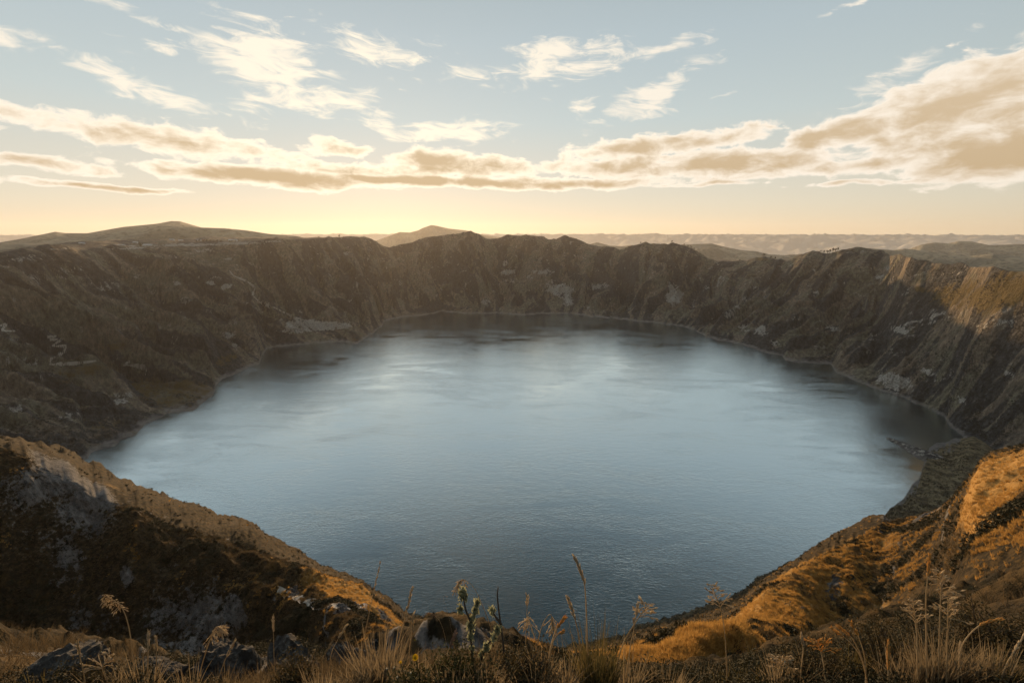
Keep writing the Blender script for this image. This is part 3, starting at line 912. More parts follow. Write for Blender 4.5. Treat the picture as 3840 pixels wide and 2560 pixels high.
def tint_mat(name, lo, hi, rough=0.8, transl=0.0, per_instance=False, patch=0.0):
    m, N, bs = new_mat(name)
    t = N.attr('tint')
    if per_instance:
        t = N.m('ADD', N.m('MULTIPLY', t, 0.5), N.m('MULTIPLY', N.node('ShaderNodeObjectInfo').outputs['Random'], 0.5))
    P = N.node('ShaderNodeNewGeometry').outputs['Position']
    n = N.noise(P, 60.0 if not per_instance else 3.0, 3, 0.6)
    c = N.mix(N.m('ADD', N.m('MULTIPLY', t, 0.75), N.m('MULTIPLY', n, 0.25)), lo, hi)
    N.put(bs.inputs['Base Color'], c)
    bs.inputs['Roughness'].default_value = rough
    bs.inputs['Specular IOR Level'].default_value = 0.25
    if transl:
        tr = N.node('ShaderNodeBsdfTranslucent')
        N.put(tr.inputs[0], c)
        mx = N.node('ShaderNodeMixShader')
        mx.inputs[0].default_value = transl
        N.l.new(bs.outputs[0], mx.inputs[1])
        N.l.new(tr.outputs[0], mx.inputs[2])
        N.l.new(mx.outputs[0], m.node_tree.nodes['Material Output'].inputs[0])
    return m


M_STEM = tint_mat('stem_straw', (0.34, 0.26, 0.15), (0.58, 0.47, 0.30), transl=0.4)
M_STRAW = tint_mat('straw', (0.07, 0.054, 0.033), (0.31, 0.25, 0.16), transl=0.45)
M_SEED = tint_mat('seed_head', (0.46, 0.36, 0.23), (0.80, 0.70, 0.52), transl=0.6)
M_PURPLE = tint_mat('purple_seed_head', (0.20, 0.12, 0.09), (0.42, 0.30, 0.24), transl=0.3)
M_GOLD = tint_mat('golden_seed_head', (0.55, 0.32, 0.10), (0.80, 0.54, 0.22), transl=0.6)
M_GREEN = tint_mat('tussock_green', (0.05, 0.05, 0.018), (0.22, 0.17, 0.07), transl=0.3)
M_LEAF = tint_mat('shrub_leaf', (0.018, 0.022, 0.008), (0.085, 0.08, 0.025), transl=0.2)
M_HEATH = tint_mat('heath_leaf', (0.02, 0.018, 0.008), (0.10, 0.075, 0.03), transl=0.2)
M_TWIG = tint_mat('twig', (0.035, 0.028, 0.022), (0.09, 0.075, 0.06))
M_LICHEN = tint_mat('lichen', (0.20, 0.215, 0.13), (0.42, 0.435, 0.29), transl=0.45)
M_PETAL = tint_mat('yellow_petal', (0.75, 0.40, 0.01), (0.85, 0.55, 0.02), transl=0.2)
M_DRY = tint_mat('dried_flower', (0.40, 0.32, 0.20), (0.62, 0.55, 0.42))
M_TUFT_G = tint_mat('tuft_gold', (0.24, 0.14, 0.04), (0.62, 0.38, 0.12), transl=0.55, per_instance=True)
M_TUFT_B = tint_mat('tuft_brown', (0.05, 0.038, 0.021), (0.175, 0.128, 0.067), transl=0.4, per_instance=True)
M_TUFT_S = tint_mat('tuft_straw', (0.042, 0.032, 0.018), (0.19, 0.142, 0.08), transl=0.35, per_instance=True)
M_TUFT_W = tint_mat('wall_scrub', (0.016, 0.017, 0.013), (0.06, 0.057, 0.042), transl=0.1, per_instance=True)
M_SHORE = tint_mat('shore_olive', (0.09, 0.075, 0.047), (0.25, 0.21, 0.13), transl=0.3, per_instance=True)
M_SHORE_D = tint_mat('shore_dark_olive', (0.035, 0.031, 0.02), (0.115, 0.098, 0.058), transl=0.2, per_instance=True)
M_TUFT_D = tint_mat('tuft_dark', (0.010, 0.011, 0.005), (0.045, 0.042, 0.018), transl=0.15, per_instance=True)


def cam_at(u, v, depth):
    d = ray(u, v)
    f = Vector((0, CP, -SP))
    return EYE + d * (depth / d.dot(f))


def root_at(u, v):
    """Where a plant shown at this pixel stands, with its depth from the camera."""
    p = None
    vv = v
    while p is None and vv < 3000:
        d = ray(u, vv)
        p, n, i, dist = bv_n.ray_cast(EYE, d)
        vv += 15
    return p, (p - EYE).dot(Vector((0, CP, -SP)))


def bezier(pts, n):
    """Smooth run through points (Catmull-Rom)."""
    pts = [Vector(p) for p in pts]
    q = [pts[0] * 2 - pts[1]] + pts + [pts[-1] * 2 - pts[-2]]
    outp = []
    for i in range(len(pts) - 1):
        a, b, c, d = q[i:i + 4]
        for j in range(n):
            t = j / n
            outp.append(0.5 * ((2 * b) + (c - a) * t + (2 * a - 5 * b + 4 * c - d) * t * t + (3 * b - a - 3 * c + d) * t ** 3))
    outp.append(pts[-1])
    return outp


# ------------------------------------------------------------------ spit, paths on the wall
spA, spB = ground_pt(3482, 1712), ground_pt(3320, 1639)
n1, n2 = 40, 14
ax = (spB - spA)
nrm = np.array([-ax[1], ax[0]]) / np.hypot(*ax)
tS, wS = np.meshgrid(np.linspace(-0.25, 1.0, n1), np.linspace(-1, 1, n2), indexing='ij')
half = 4 + 20 * (1 - np.clip(tS, 0, 1)) ** 1.5
xs = spA[0] + ax[0] * tS + nrm[0] * half * wS + 3 * fbm(tS * 9, wS, 3, 0.5, 4) * nrm[0]
ys = spA[1] + ax[1] * tS + nrm[1] * half * wS + 3 * fbm(tS * 9, wS, 3, 0.5, 4) * nrm[1]
zs = (1 - wS ** 2) * (3.4 + 5 * (1 - np.clip(tS, 0, 1))) * np.clip((1 - tS) * 6, 0, 1) - 0.6 + 0.6 * fbm(xs / 5, ys / 5, 3, 0.5, 8)
me, _, _ = to_mesh('stony_spit', xs, ys, zs, {'rock': 0.45 + 0 * zs, 'gold': 0 * zs, 'shore': np.clip(0.7 - 0.1 * zs, 0, 1), 'streak': 0 * zs})
add_obj('stony_spit_terrain', me, MAT_WALL, kind='structure')

m, N, bs = new_mat('path_dust')
P = N.node('ShaderNodeNewGeometry').outputs['Position']
N.put(bs.inputs['Base Color'], N.mix(N.noise(P, 0.3, 4, 0.6), (0.28, 0.26, 0.23), (0.52, 0.49, 0.43)))
bs.inputs['Roughness'].default_value = 0.95
MAT_PATH = m


def path(pts, width, far=True, lift=0.5):
    out3 = []
    for k in range(len(pts) - 1):
        for j in range(8):
            t = j / 8
            p = hit(pts[k][0] * (1 - t) + pts[k + 1][0] * t, pts[k][1] * (1 - t) + pts[k + 1][1] * t, far)
            if p is not None and (not out3 or (p - out3[-1]).length < 150):
                out3.append(p.copy())
    vs, fs = [], []
    for i, p in enumerate(out3):
        d = out3[min(i + 1, len(out3) - 1)] - out3[max(i - 1, 0)]
        sd = Vector((-d.y, d.x, 0))
        sd = sd.normalized() if sd.length > 1e-6 else Vector((1, 0, 0))
        w = width * (0.7 + 0.6 * random.random())
        for s_ in (-1, 1):
            q = p + sd * w * 0.5 * s_
            vs.append((q.x, q.y, drop(q.x, q.y) + lift))
    fs = [(2 * i, 2 * i + 1, 2 * i + 3, 2 * i + 2) for i in range(len(out3) - 1)]
    me = bpy.data.meshes.new('path')
    me.from_pydata(vs, [], fs)
    me.update()
    add_obj('path', me, MAT_PATH, kind='structure')


path([(860, 1014), (876, 1035), (920, 1052), (958, 1077), (947, 1107), (974, 1134), (1034, 1156), (1088, 1183), (1143, 1202), (1197, 1210), (1300, 1212)], 4.5)
path([(0, 1222), (28, 1214), (5, 1240), (66, 1243)], 2)
path([(177, 1264), (212, 1260), (185, 1275), (234, 1272), (196, 1297), (250, 1300), (235, 1325), (190, 1346), (188, 1368), (299, 1362), (414, 1346), (490, 1354)], 2)
path([(490, 1354), (463, 1368), (517, 1373), (550, 1381), (544, 1410)], 1.8)
path([(1040, 2210), (1120, 2245), (1180, 2262), (1260, 2274), (1330, 2276), (1385, 2272)], 2.6, False, 0.25)

# ------------------------------------------------------------------ ground cover on the near slopes
def gn_scatter(name, src_mesh, pts, scl, rot, mat, label, cat):
    src = bpy.data.objects.new(name + '_source', src_mesh)
    if not src_mesh.materials:
        src_mesh.materials.append(mat)
    me = bpy.data.meshes.new(name)
    me.vertices.add(len(pts))
    me.vertices.foreach_set('co', np.asarray(pts, np.float32).ravel())
    a = me.attributes.new('size', 'FLOAT', 'POINT')
    a.data.foreach_set('value', np.asarray(scl, np.float32))
    a = me.attributes.new('turn', 'FLOAT_VECTOR', 'POINT')
    a.data.foreach_set('vector', np.asarray(rot, np.float32).ravel())
    ob = add_obj(name, me, None, kind='stuff', label=label, cat=cat)
    ng = bpy.data.node_groups.new(name, 'GeometryNodeTree')
    ng.interface.new_socket('Geometry', in_out='INPUT', socket_type='NodeSocketGeometry')
    ng.interface.new_socket('Geometry', in_out='OUTPUT', socket_type='NodeSocketGeometry')
    gi, go = ng.nodes.new('NodeGroupInput'), ng.nodes.new('NodeGroupOutput')
    ip = ng.nodes.new('GeometryNodeInstanceOnPoints')
    mp = ng.nodes.new('GeometryNodeMeshToPoints')
    oi = ng.nodes.new('GeometryNodeObjectInfo')
    oi.inputs['Object'].default_value = src
    a1, a2 = ng.nodes.new('GeometryNodeInputNamedAttribute'), ng.nodes.new('GeometryNodeInputNamedAttribute')
    a1.data_type, a2.data_type = 'FLOAT', 'FLOAT_VECTOR'
    a1.inputs[0].default_value, a2.inputs[0].default_value = 'size', 'turn'
    ng.links.new(gi.outputs[0], mp.inputs[0])
    ng.links.new(mp.outputs[0], ip.inputs['Points'])
    ng.links.new(oi.outputs['Geometry'], ip.inputs['Instance'])
    ng.links.new(a2.outputs[0], ip.inputs['Rotation'])
    ng.links.new(a1.outputs[0], ip.inputs['Scale'])
    ng.links.new(ip.outputs[0], go.inputs[0])
    md = ob.modifiers.new('scatter', 'NODES')
    md.node_group = ng
    return ob


def tuft_mesh(name, n, height, spread, width, lean=0.6):
    mb = MB()
    for k in range(n):
        a = random.uniform(0, 2 * math.pi)
        r = spread * math.sqrt(random.random()) * 0.6
        p = Vector((r * math.cos(a), r * math.sin(a), -0.06 * height))
        out = Vector((math.cos(a), math.sin(a), 0)) * lean * random.random()
        up = (Vector((0, 0, 1)) + out + Vector((random.gauss(0, .15), random.gauss(0, .15), 0))).normalized()
        sd = up.cross(Vector((random.gauss(0, 1), random.gauss(0, 1), 0.2))).normalized()
        mb.blade(p, up, sd, height * random.uniform(0.6, 1.15), width, random.uniform(0, 0.35), random.random(), 2)
    return mb.mesh(name)


def clump_mesh(name, n, rad, leaf):
    mb = MB()
    for k in range(n):
        d = Vector((random.gauss(0, 1), random.gauss(0, 1), abs(random.gauss(0, 1)) * 0.8)).normalized()
        p = d * rad * random.uniform(0.55, 1.05)
        p.z *= 0.75
        t = Vector((random.gauss(0, 1), random.gauss(0, 1), random.gauss(0, 1))).normalized()
        sd = d.cross(t).normalized()
        f = (d * 0.5 + t).normalized()
        l = leaf * random.uniform(0.7, 1.4)
        mb.add([p - f * l, p + sd * l * .5, p + f * l, p - sd * l * .5], [(0, 1, 2, 3)], random.random())
    return mb.mesh(name)


def sample_near(n, row_lo, row_hi, seed, col_lo=20):
    """Random places on the near slope, even over its rows and columns."""
    g = np.random.default_rng(seed)
    r = g.uniform(row_lo, row_hi, n)
    c = g.uniform(col_lo, NA - 21, n)
    i, j = r.astype(int), c.astype(int)
    fr, fc = (r - i)[:, None], (c - j)[:, None]

    def lerp(A):
        A = A[..., None] if A.ndim == 2 else A
        return (A[i, j] * (1 - fr) * (1 - fc) + A[i + 1, j] * fr * (1 - fc) + A[i, j + 1] * (1 - fr) * fc + A[i + 1, j + 1] * fr * fc)
    p = np.concatenate([lerp(NX), lerp(NY), lerp(NR_Z)], 1)
    return p, lerp(rockN)[:, 0], lerp(sunlitN)[:, 0], lerp(NR_R)[:, 0], g


row_at = np.cumsum([0] + counts)      # rows where the profile's nodes lie
# slopes beyond the crags
p, rk, gd, rr_, g = sample_near(90000, row_at[5], row_at[11] - 2, 5)
vis = 0.5 + 0.5 * fbm(p[:, 0] / 14, p[:, 1] / 14, 4, 0.6, 201)
keep = (g.random(len(p)) > np.clip(rk * 1.5 - 0.15, 0, 1)) & (p[:, 2] > 3)
low = sstep(p[:, 2], 130, 190)
kind_g = keep & (vis + gd * 0.5 - 0.3 * (1 - low) - 0.3 * (p[:, 0] < -45) * (gd < 0.4) > 0.58)  # golden tufts gather on the painted sunlit patches
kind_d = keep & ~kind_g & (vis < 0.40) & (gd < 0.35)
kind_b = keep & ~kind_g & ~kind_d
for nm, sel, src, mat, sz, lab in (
        ('golden_grass', kind_g, tuft_mesh('golden_tuft', 26, 0.75, 0.5, 0.035), M_TUFT_G, (0.6, 1.35), 'golden ichu grass tufts, coloured for sunlight, covering the spurs'),
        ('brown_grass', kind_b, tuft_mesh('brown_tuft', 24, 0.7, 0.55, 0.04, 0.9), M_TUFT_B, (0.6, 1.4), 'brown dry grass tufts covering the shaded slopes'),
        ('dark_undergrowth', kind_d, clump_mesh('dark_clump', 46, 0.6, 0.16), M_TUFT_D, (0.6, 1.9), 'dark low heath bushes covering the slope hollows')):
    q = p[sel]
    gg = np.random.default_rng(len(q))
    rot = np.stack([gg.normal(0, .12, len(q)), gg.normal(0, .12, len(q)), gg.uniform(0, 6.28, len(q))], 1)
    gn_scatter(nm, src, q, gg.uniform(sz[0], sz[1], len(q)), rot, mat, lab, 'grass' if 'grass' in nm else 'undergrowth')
# the low ground down to the shore
p, rk, gd, rr_, g = sample_near(16000, row_at[9] + 4, row_at[11] - 1, 15)
p2, rk2, gd2, rr2, g = sample_near(26000, row_at[9] + 10, row_at[11] - 1, 16, int(np.searchsorted(AZ, pix(3280, 1950)[0])))
p, rk = np.concatenate([p, p2]), np.concatenate([rk, rk2])
keep = (p[:, 2] > 3) & (p[:, 2] < 185) & (g.random(len(p)) > np.clip(rk * 1.5 - 0.15, 0, 1))
vis = 0.5 + 0.5 * fbm(p[:, 0] / 25, p[:, 1] / 25, 4, 0.6, 241)
tuft_mesh('shore_tuft', 22, 0.6, 0.6, 0.05, 1.0)
clump_mesh('shore_clump', 46, 0.6, 0.16)
for nm, sel, src, mat, lab in (('shore_grass', keep & (vis > 0.5), 'shore_tuft', M_SHORE, 'olive brown grass on the low ground by the near shore'),
                               ('shore_undergrowth', keep & (vis <= 0.5), 'shore_clump', M_SHORE_D, 'dark bushes on the low ground by the near shore')):
    q = p[sel]
    gg = np.random.default_rng(len(q))
    rot = np.stack([gg.normal(0, .12, len(q)), gg.normal(0, .12, len(q)), gg.uniform(0, 6.28, len(q))], 1)
    gn_scatter(nm, bpy.data.meshes[src], q, gg.uniform(0.8, 2.4, len(q)), rot, mat, lab, 'grass' if 'grass' in nm else 'undergrowth')
# scrub on the crater wall
g = np.random.default_rng(77)
i0 = 6 + 12
ii = g.integers(i0, i0 + 30 + 60 + 75 + 75 + 48, 90000)
jj = g.integers(5, NA - 5, 90000)
q = np.stack([WX[ii, jj], WY[ii, jj], WZ2[ii, jj]], 1)
sel = (streak[ii, jj] + 0.35 * fbm(q[:, 0] / 40, q[:, 1] / 40, 3, 0.6, 231) < 0.52) & (rockW[ii, jj] < 0.35)
q = q[sel]
rot = np.stack([0 * q[:, 0], 0 * q[:, 0], g.uniform(0, 6.28, len(q))], 1)
gn_scatter('wall_undergrowth', clump_mesh('wall_clump', 40, 2.0, 0.55), q, g.uniform(0.35, 1.25, len(q)), rot, M_TUFT_W, 'dark scrub scattered over the crater walls', 'undergrowth')
# the crags and the bank
p, rk, gd, rr_, g = sample_near(8000, row_at[2] - 18, row_at[5], 9)
keep = (g.random(len(p)) > np.clip(rk * 1.3 - 0.1, 0, 1)) & (rr_ > 2.0)
vis = 0.5 + 0.5 * fbm(p[:, 0] / 3, p[:, 1] / 3, 3, 0.6, 211)
for nm, sel, src, mat, lab in (
        ('short_grass', keep & (vis > 0.52), tuft_mesh('short_tuft', 34, 0.12, 0.08, 0.0024, 1.0), M_TUFT_S, 'short dry grass growing between the near rocks'),
        ('low_undergrowth', keep & (vis <= 0.52), clump_mesh('low_clump', 330, 0.11, 0.0065), M_TUFT_D, 'low dark cushion plants between the near rocks')):
    q, d = p[sel], rr_[sel]
    gg = np.random.default_rng(len(q))
    rot = np.stack([gg.normal(0, .15, len(q)), gg.normal(0, .15, len(q)), gg.uniform(0, 6.28, len(q))], 1)
    gn_scatter(nm, src, q, gg.uniform(0.6, 1.4, len(q)) * (0.75 + d / 24), rot, mat, lab, 'grass' if 'grass' in nm else 'undergrowth')

# ------------------------------------------------------------------ rocks on the bank
m, N, bs = new_mat('bank_rock')
P = N.node('ShaderNodeTexCoord').outputs['Object']
na, nb = N.noise(P, 3.0, 6, 0.65, 0.4), N.noise(P, 16.0, 6, 0.7)
cc = N.mix(N.step(na, 0.38, 0.66), (0.014, 0.013, 0.012), (0.055, 0.052, 0.048))
cc = N.mix(N.m('MULTIPLY', N.step(nb, 0.52, 0.68), 0.75), cc, (0.15, 0.148, 0.135))
N.put(bs.inputs['Base Color'], cc)
bs.inputs['Roughness'].default_value = 0.9
N.put(bs.inputs['Normal'], N.bump(N.m('ADD', N.m('MULTIPLY', na, 0.08), N.m('MULTIPLY', nb, 0.03)), 1.0, 1.0))
MAT_BROCK = m


def rock(u, v, wpx, hpx, label, seed, dip=0.0, extra=0.0):
    """A broken outcrop: a slab of faceted stone with its foot in the bank."""
    p, dep = root_at(u, v)
    dep += extra
    c = cam_at(u, v + 0.2 * hpx, dep)
    sx_, sz_ = wpx * dep / FPX / 2, hpx * dep / FPX
    bm = bmesh.new()
    bmesh.ops.create_icosphere(bm, subdivisions=5, radius=1.0)
    co = np.array([q.co[:] for q in bm.verts])
    g = np.random.default_rng(seed)
    n = co / np.linalg.norm(co, axis=1)[:, None]
    d = np.full(len(n), 9.0)
    for k in range(26):                       # planes of fracture cut the ball into facets
        pl = g.normal(size=3) * np.array([1, 1, 0.8])
        pl /= np.linalg.norm(pl)
        dd = n @ pl
        d = np.minimum(d, np.where(dd > 0.05, g.uniform(0.62, 1.0) / np.maximum(dd, 0.05), 9.0))
    d = np.minimum(d, 1.25)
    co = n * d[:, None]
    rid = ridged(co[:, 0] * 2.2 + co[:, 2] + seed, co[:, 1] * 2.2 - co[:, 2], 4, 0.55, seed)
    fine = ridged(co[:, 0] * 7 + co[:, 2] * 3 + seed, co[:, 1] * 7 - co[:, 2] * 4, 3, 0.6, seed + 3)
    co = co * (1 + 0.10 * (rid - 0.8) + 0.045 * (fine - 0.8))[:, None]
    co = co * np.array([sx_, sx_ * 0.8, sz_])
    for q, x in zip(bm.verts, co):
        q.co = Vector(x)
    me = bpy.data.meshes.new('rock')
    bm.to_mesh(me)
    bm.free()
    o = add_obj('rock', me, MAT_BROCK, label=label, cat='rock', group='rocks on the bank', loc=c)
    o.rotation_euler = (random.uniform(-.1, .1), R(dip), random.uniform(-.5, .5))
    return o


rock(850, 2530, 330, 130, 'large dark grey fractured rock left of the two rocks in a row', 3, 8)
rock(1090, 2520, 270, 110, 'pale grey lichened rock in the middle of the near rocks', 5, -6)
rock(1330, 2510, 240, 100, 'dark grey rock right behind the straw coloured tussock', 8, 10)
rock(1600, 2440, 300, 120, 'dark craggy rock behind the lichen covered branch', 11, 6, 3.0)
rock(1450, 2450, 160, 90, 'small dark rock between the sunlit spur tip and the tussock', 14, -8, 2.5)
rock(1800, 2450, 190, 75, 'low grey rock at the edge above the water', 17, 12, 2.0)
rock(240, 2540, 420, 90, 'broad brown grey rock slab at the lower left corner', 21, -4)
rock(560, 2550, 220, 80, 'low rubble rock beside the lone nodding grass stalk', 24, 5)

# ------------------------------------------------------------------ tussocks
def tussock(u, v, hpx, wpx, n, label, mat, wid=0.0035, lean=0.35):
    p, dep = root_at(u, v)
    h, sp = hpx * dep / FPX, wpx * dep / FPX / 2
    mb = MB()
    for k in range(n):
        a = random.uniform(0, 2 * math.pi)
        r = sp * 0.45 * math.sqrt(random.random())
        q = Vector((r * math.cos(a), r * math.sin(a) * 0.7, 0))
        q.z = drop_n(p.x + q.x, p.y + q.y) - p.z - 0.02
        out_ = Vector((math.cos(a), math.sin(a), 0)) * lean * random.random() * (1 if random.random() < .8 else 2.2)
        up = (Vector((0, 0, 1)) + out_ + Vector((random.gauss(0, .10), random.gauss(0, .10), 0))).normalized()
        sd = up.cross(Vector((random.gauss(0, .5), 1, 0))).normalized()
        mb.blade(q, up, sd, h * random.uniform(0.35, 1.1), wid * random.uniform(.6, 1.3), random.uniform(0, 0.4), min(1, max(0, random.gauss(.5, .25))), 5)
    return mb.build('grass_tussock', mat, label=label, cat='grass', group='grass tussocks on the bank', loc=p)


def drop_n(x, y):
    p, n, i, d = bv_n.ray_cast(Vector((x, y, 2000)), Vector((0, 0, -1)))
    return p.z if p is not None else H - 3


tussock(1420, 2560, 260, 330, 330, 'dense straw coloured tussock leaning right beside the yellow flowers', M_STRAW)
tussock(2240, 2580, 330, 260, 300, 'tall thin rushy tussock standing against the dark water', M_GREEN, 0.0028, 0.22)
tussock(2020, 2580, 220, 200, 160, 'sparse straw tussock just left of the rushy tussock', M_STRAW)
tussock(3510, 2570, 300, 300, 300, 'big brown upright tussock under the open seed heads', M_STRAW, 0.003, 0.28)
tussock(3720, 2560, 240, 240, 170, 'loose golden tussock at the lower right corner', M_STRAW)
tussock(520, 2600, 190, 260, 170, 'thin straw tussock in front of the left rocks', M_STRAW, 0.0032)
tussock(700, 2600, 170, 160, 100, 'small straw tussock at the foot of the large dark rock', M_STRAW)
tussock(2940, 2590, 200, 230, 150, 'short dry tussock with golden tips on the shaded right slope', M_STRAW)
tussock(3200, 2540, 170, 220, 140, 'low olive tussock below the fan of golden blades', M_GREEN)
tussock(1700, 2600, 170, 260, 150, 'tangled dry tussock under the lichen covered branch', M_STRAW)
tussock(2500, 2600, 170, 300, 130, 'low sparse tussock in front of the golden spur', M_STRAW)
tussock(1200, 2600, 150, 220, 100, 'low dry tussock left of the dense straw tussock', M_STRAW)
tussock(3350, 2560, 200, 160, 100, 'narrow dry tussock left of the big brown one', M_STRAW)
tussock(2720, 2600, 130, 200, 90, 'small grey green tussock between sparse and short tussocks', M_GREEN)
tussock(980, 2600, 110, 200, 70, 'smallest dry tussock between two grey rocks', M_STRAW)
for u_, v_, h_, w_, n_, m_, lab_ in (
        (1560, 2590, 190, 260, 130, M_STRAW, 'wispy dry tussock behind the larger yellow flower'), (1830, 2590, 200, 240, 120, M_STRAW, 'wispy tussock in front of the leaning lichen twig'),
        (2120, 2590, 260, 160, 120, M_STRAW, 'thin straw tussock touching the rushy one on its left'), (2350, 2590, 240, 220, 130, M_STRAW, 'wispy tussock around the feathery forked stalk'),
        (2620, 2590, 150, 240, 100, M_STRAW, 'low wispy tussock under the grey feathery stalk'), (2830, 2580, 150, 200, 100, M_GREEN, 'olive tussock before the shaded right slope'),
        (3060, 2580, 190, 180, 110, M_STRAW, 'dry tussock around the branched golden stalk'), (3420, 2580, 230, 170, 110, M_STRAW, 'tall wispy tussock under the smaller open seed head'),
        (3620, 2570, 230, 200, 120, M_STRAW, 'dry tussock at the foot of the arching golden stalk'), (3800, 2560, 200, 160, 100, M_GREEN, 'olive tussock at the very right edge'),
        (840, 2610, 150, 200, 80, M_STRAW, 'wispy tussock before the large dark rock'), (400, 2600, 160, 200, 90, M_STRAW, 'wispy tussock at the left among the rocks'),
        (150, 2600, 130, 260, 90, M_GREEN, 'low olive tussock in the lower left corner'), (1320, 2600, 180, 200, 110, M_STRAW, 'loose straw tussock left of the tallest straight spike')):
    tussock(u_, v_, h_, w_, n_, lab_, m_, 0.0026, 0.45)

# ------------------------------------------------------------------ shrubs with small leaves
def shrub(u, v, wpx, hpx, n, label, mat, leaf=0.008):
    p, dep = root_at(u, v)
    t = thing('shrub', label, 'shrub', p, 'small leaved shrubs on the bank')
    rx_, rz_ = wpx * dep / FPX / 2, hpx * dep / FPX
    tw, lf = MB(), MB()
    for k in range(34):
        a = random.uniform(0, 2 * math.pi)
        e = Vector((math.cos(a) * rx_ * random.uniform(.2, .95), math.sin(a) * rx_ * .7 * random.uniform(.2, .95), rz_ * random.uniform(.5, 1.05)))
        mid = e * 0.5 + Vector((random.gauss(0, .02), random.gauss(0, .02), rz_ * .08))
        tw.tube([Vector((e.x * .1, e.y * .1, -0.05)), mid, e], [.004, .003, .0012], 4, random.random())
        for j in range(n // 34):
            tpar = random.uniform(0.35, 1.03)
            c = (mid * (1 - tpar) + e * tpar) if tpar > .5 else mid * (tpar * 2)
            c = c + Vector((random.gauss(0, .035), random.gauss(0, .035), random.gauss(0, .03)))
            f = Vector((random.gauss(0, 1), random.gauss(0, 1), random.gauss(.5, 1))).normalized()
            sd = f.cross(Vector((random.gauss(0, 1), random.gauss(0, 1), random.gauss(0, 1)))).normalized()
            l = leaf * random.uniform(.6, 1.3)
            lf.add([c - f * l, c + sd * l * .45, c + f * l, c - sd * l * .45], [(0, 1, 2, 3)], random.random())
    tw.build('twigs', M_TWIG, t)
    lf.build('foliage', mat, t)
    return t


shrub(1730, 2580, 280, 100, 2600, 'dark green small leaved shrub under the lichen covered branch', M_LEAF)
shrub(1960, 2570, 220, 150, 2000, 'dark wiry shrub standing against the water left of the rushy tussock', M_HEATH, 0.007)
shrub(1560, 2600, 180, 70, 1500, 'low olive shrub behind the larger yellow flower', M_LEAF)
shrub(3050, 2560, 330, 150, 2800, 'wide brown heath shrub on the shaded right slope', M_HEATH)
shrub(3300, 2500, 300, 150, 2600, 'dark heath shrub between the golden blades and the brown tussock', M_HEATH)
shrub(3680, 2450, 320, 170, 2800, 'grey brown heath shrub behind the arching golden blade', M_HEATH)
shrub(1110, 2590, 160, 120, 1500, 'small upright brown shrub in front of the pale lichened rock', M_HEATH)
shrub(2420, 2590, 200, 70, 1200, 'flat dark shrub at the bottom edge before the golden spur', M_HEATH)
shrub(330, 2580, 260, 80, 1500, 'flat brown shrub growing on the broad rock slab', M_HEATH)

# ------------------------------------------------------------------ tall grass stalks with their seed heads
def stalk(pts, kind, label, head=None, mat=None, rad=0.0030, head_from=0.72):
    """pts: pixels from foot to tip; the head covers the stalk from head_from to the tip."""
    p, dep = root_at(*pts[0])
    rad = rad * 1.25
    lean = random.uniform(-0.12, 0.12)
    q = [cam_at(u, v, dep + lean * k / len(pts)) for k, (u, v) in enumerate(pts)]
    q[0] = p - Vector((0, 0, 0.02))
    t = thing('grass_stalk', label, 'grass stalk', p, 'tall grass stalks on the bank')
    run = [x - p for x in bezier(q, 7)]
    n = len(run)
    st = MB()
    st.tube(run, [rad * (1 - 0.6 * i / (n - 1)) for i in range(n)], 5, random.uniform(.3, .9))
    st.build('stem', M_STEM, t, True)
    hd = MB()
    i0 = int(n * head_from)
    for i in range(i0, n):
        s_ = (i - i0) / max(1, n - 1 - i0)
        d = (run[min(i + 1, n - 1)] - run[i - 1]).normalized()
        if kind == 'spike':
            for k in range(5):
                o = Vector((random.gauss(0, 1), random.gauss(0, .5), random.gauss(0, 1))).normalized()
                c = run[i] + d * random.uniform(-.5, .5) * (run[i] - run[i - 1]).length
                hd.seed(c, d + o * .35, random.uniform(.018, .030), .0033, random.random())
        elif kind == 'nod':
            for k in range(6):
                o = Vector((random.gauss(0, .5), random.gauss(0, .4), -1))
                ln = random.uniform(.02, .05)
                c = run[i] + d * random.uniform(-.5, .5) * (run[i] - run[i - 1]).length
                e = c + (d * .4 + o * .6).normalized() * ln
                hd.tube([c, e], .0011, 3, .5)
                hd.seed(e, (d * .4 + o).normalized(), random.uniform(.016, .028), .0031, random.random())
        else:
            for k in range(3):
                o = Vector((random.choice((-1, 1)) * random.uniform(.5, 1), random.gauss(0, .4), random.uniform(-.1, .6))).normalized()
                ln = (1 - s_ * .75) * random.uniform(.04, .10)
                e = run[i] + (d * .35 + o).normalized() * ln
                hd.tube([run[i], (run[i] + e) * .5 + Vector((0, 0, .006)), e], .0015, 3, .5)
                for j in range(3):
                    c = run[i] + (e - run[i]) * random.uniform(.45, 1)
                    hd.seed(c, (o + d * random.uniform(-.2, .6) + Vector((0, 0, random.gauss(0, .3)))), random.uniform(.014, .024), .0036, random.random())
    hd.build('seed_head', mat or M_SEED, t)
    return t


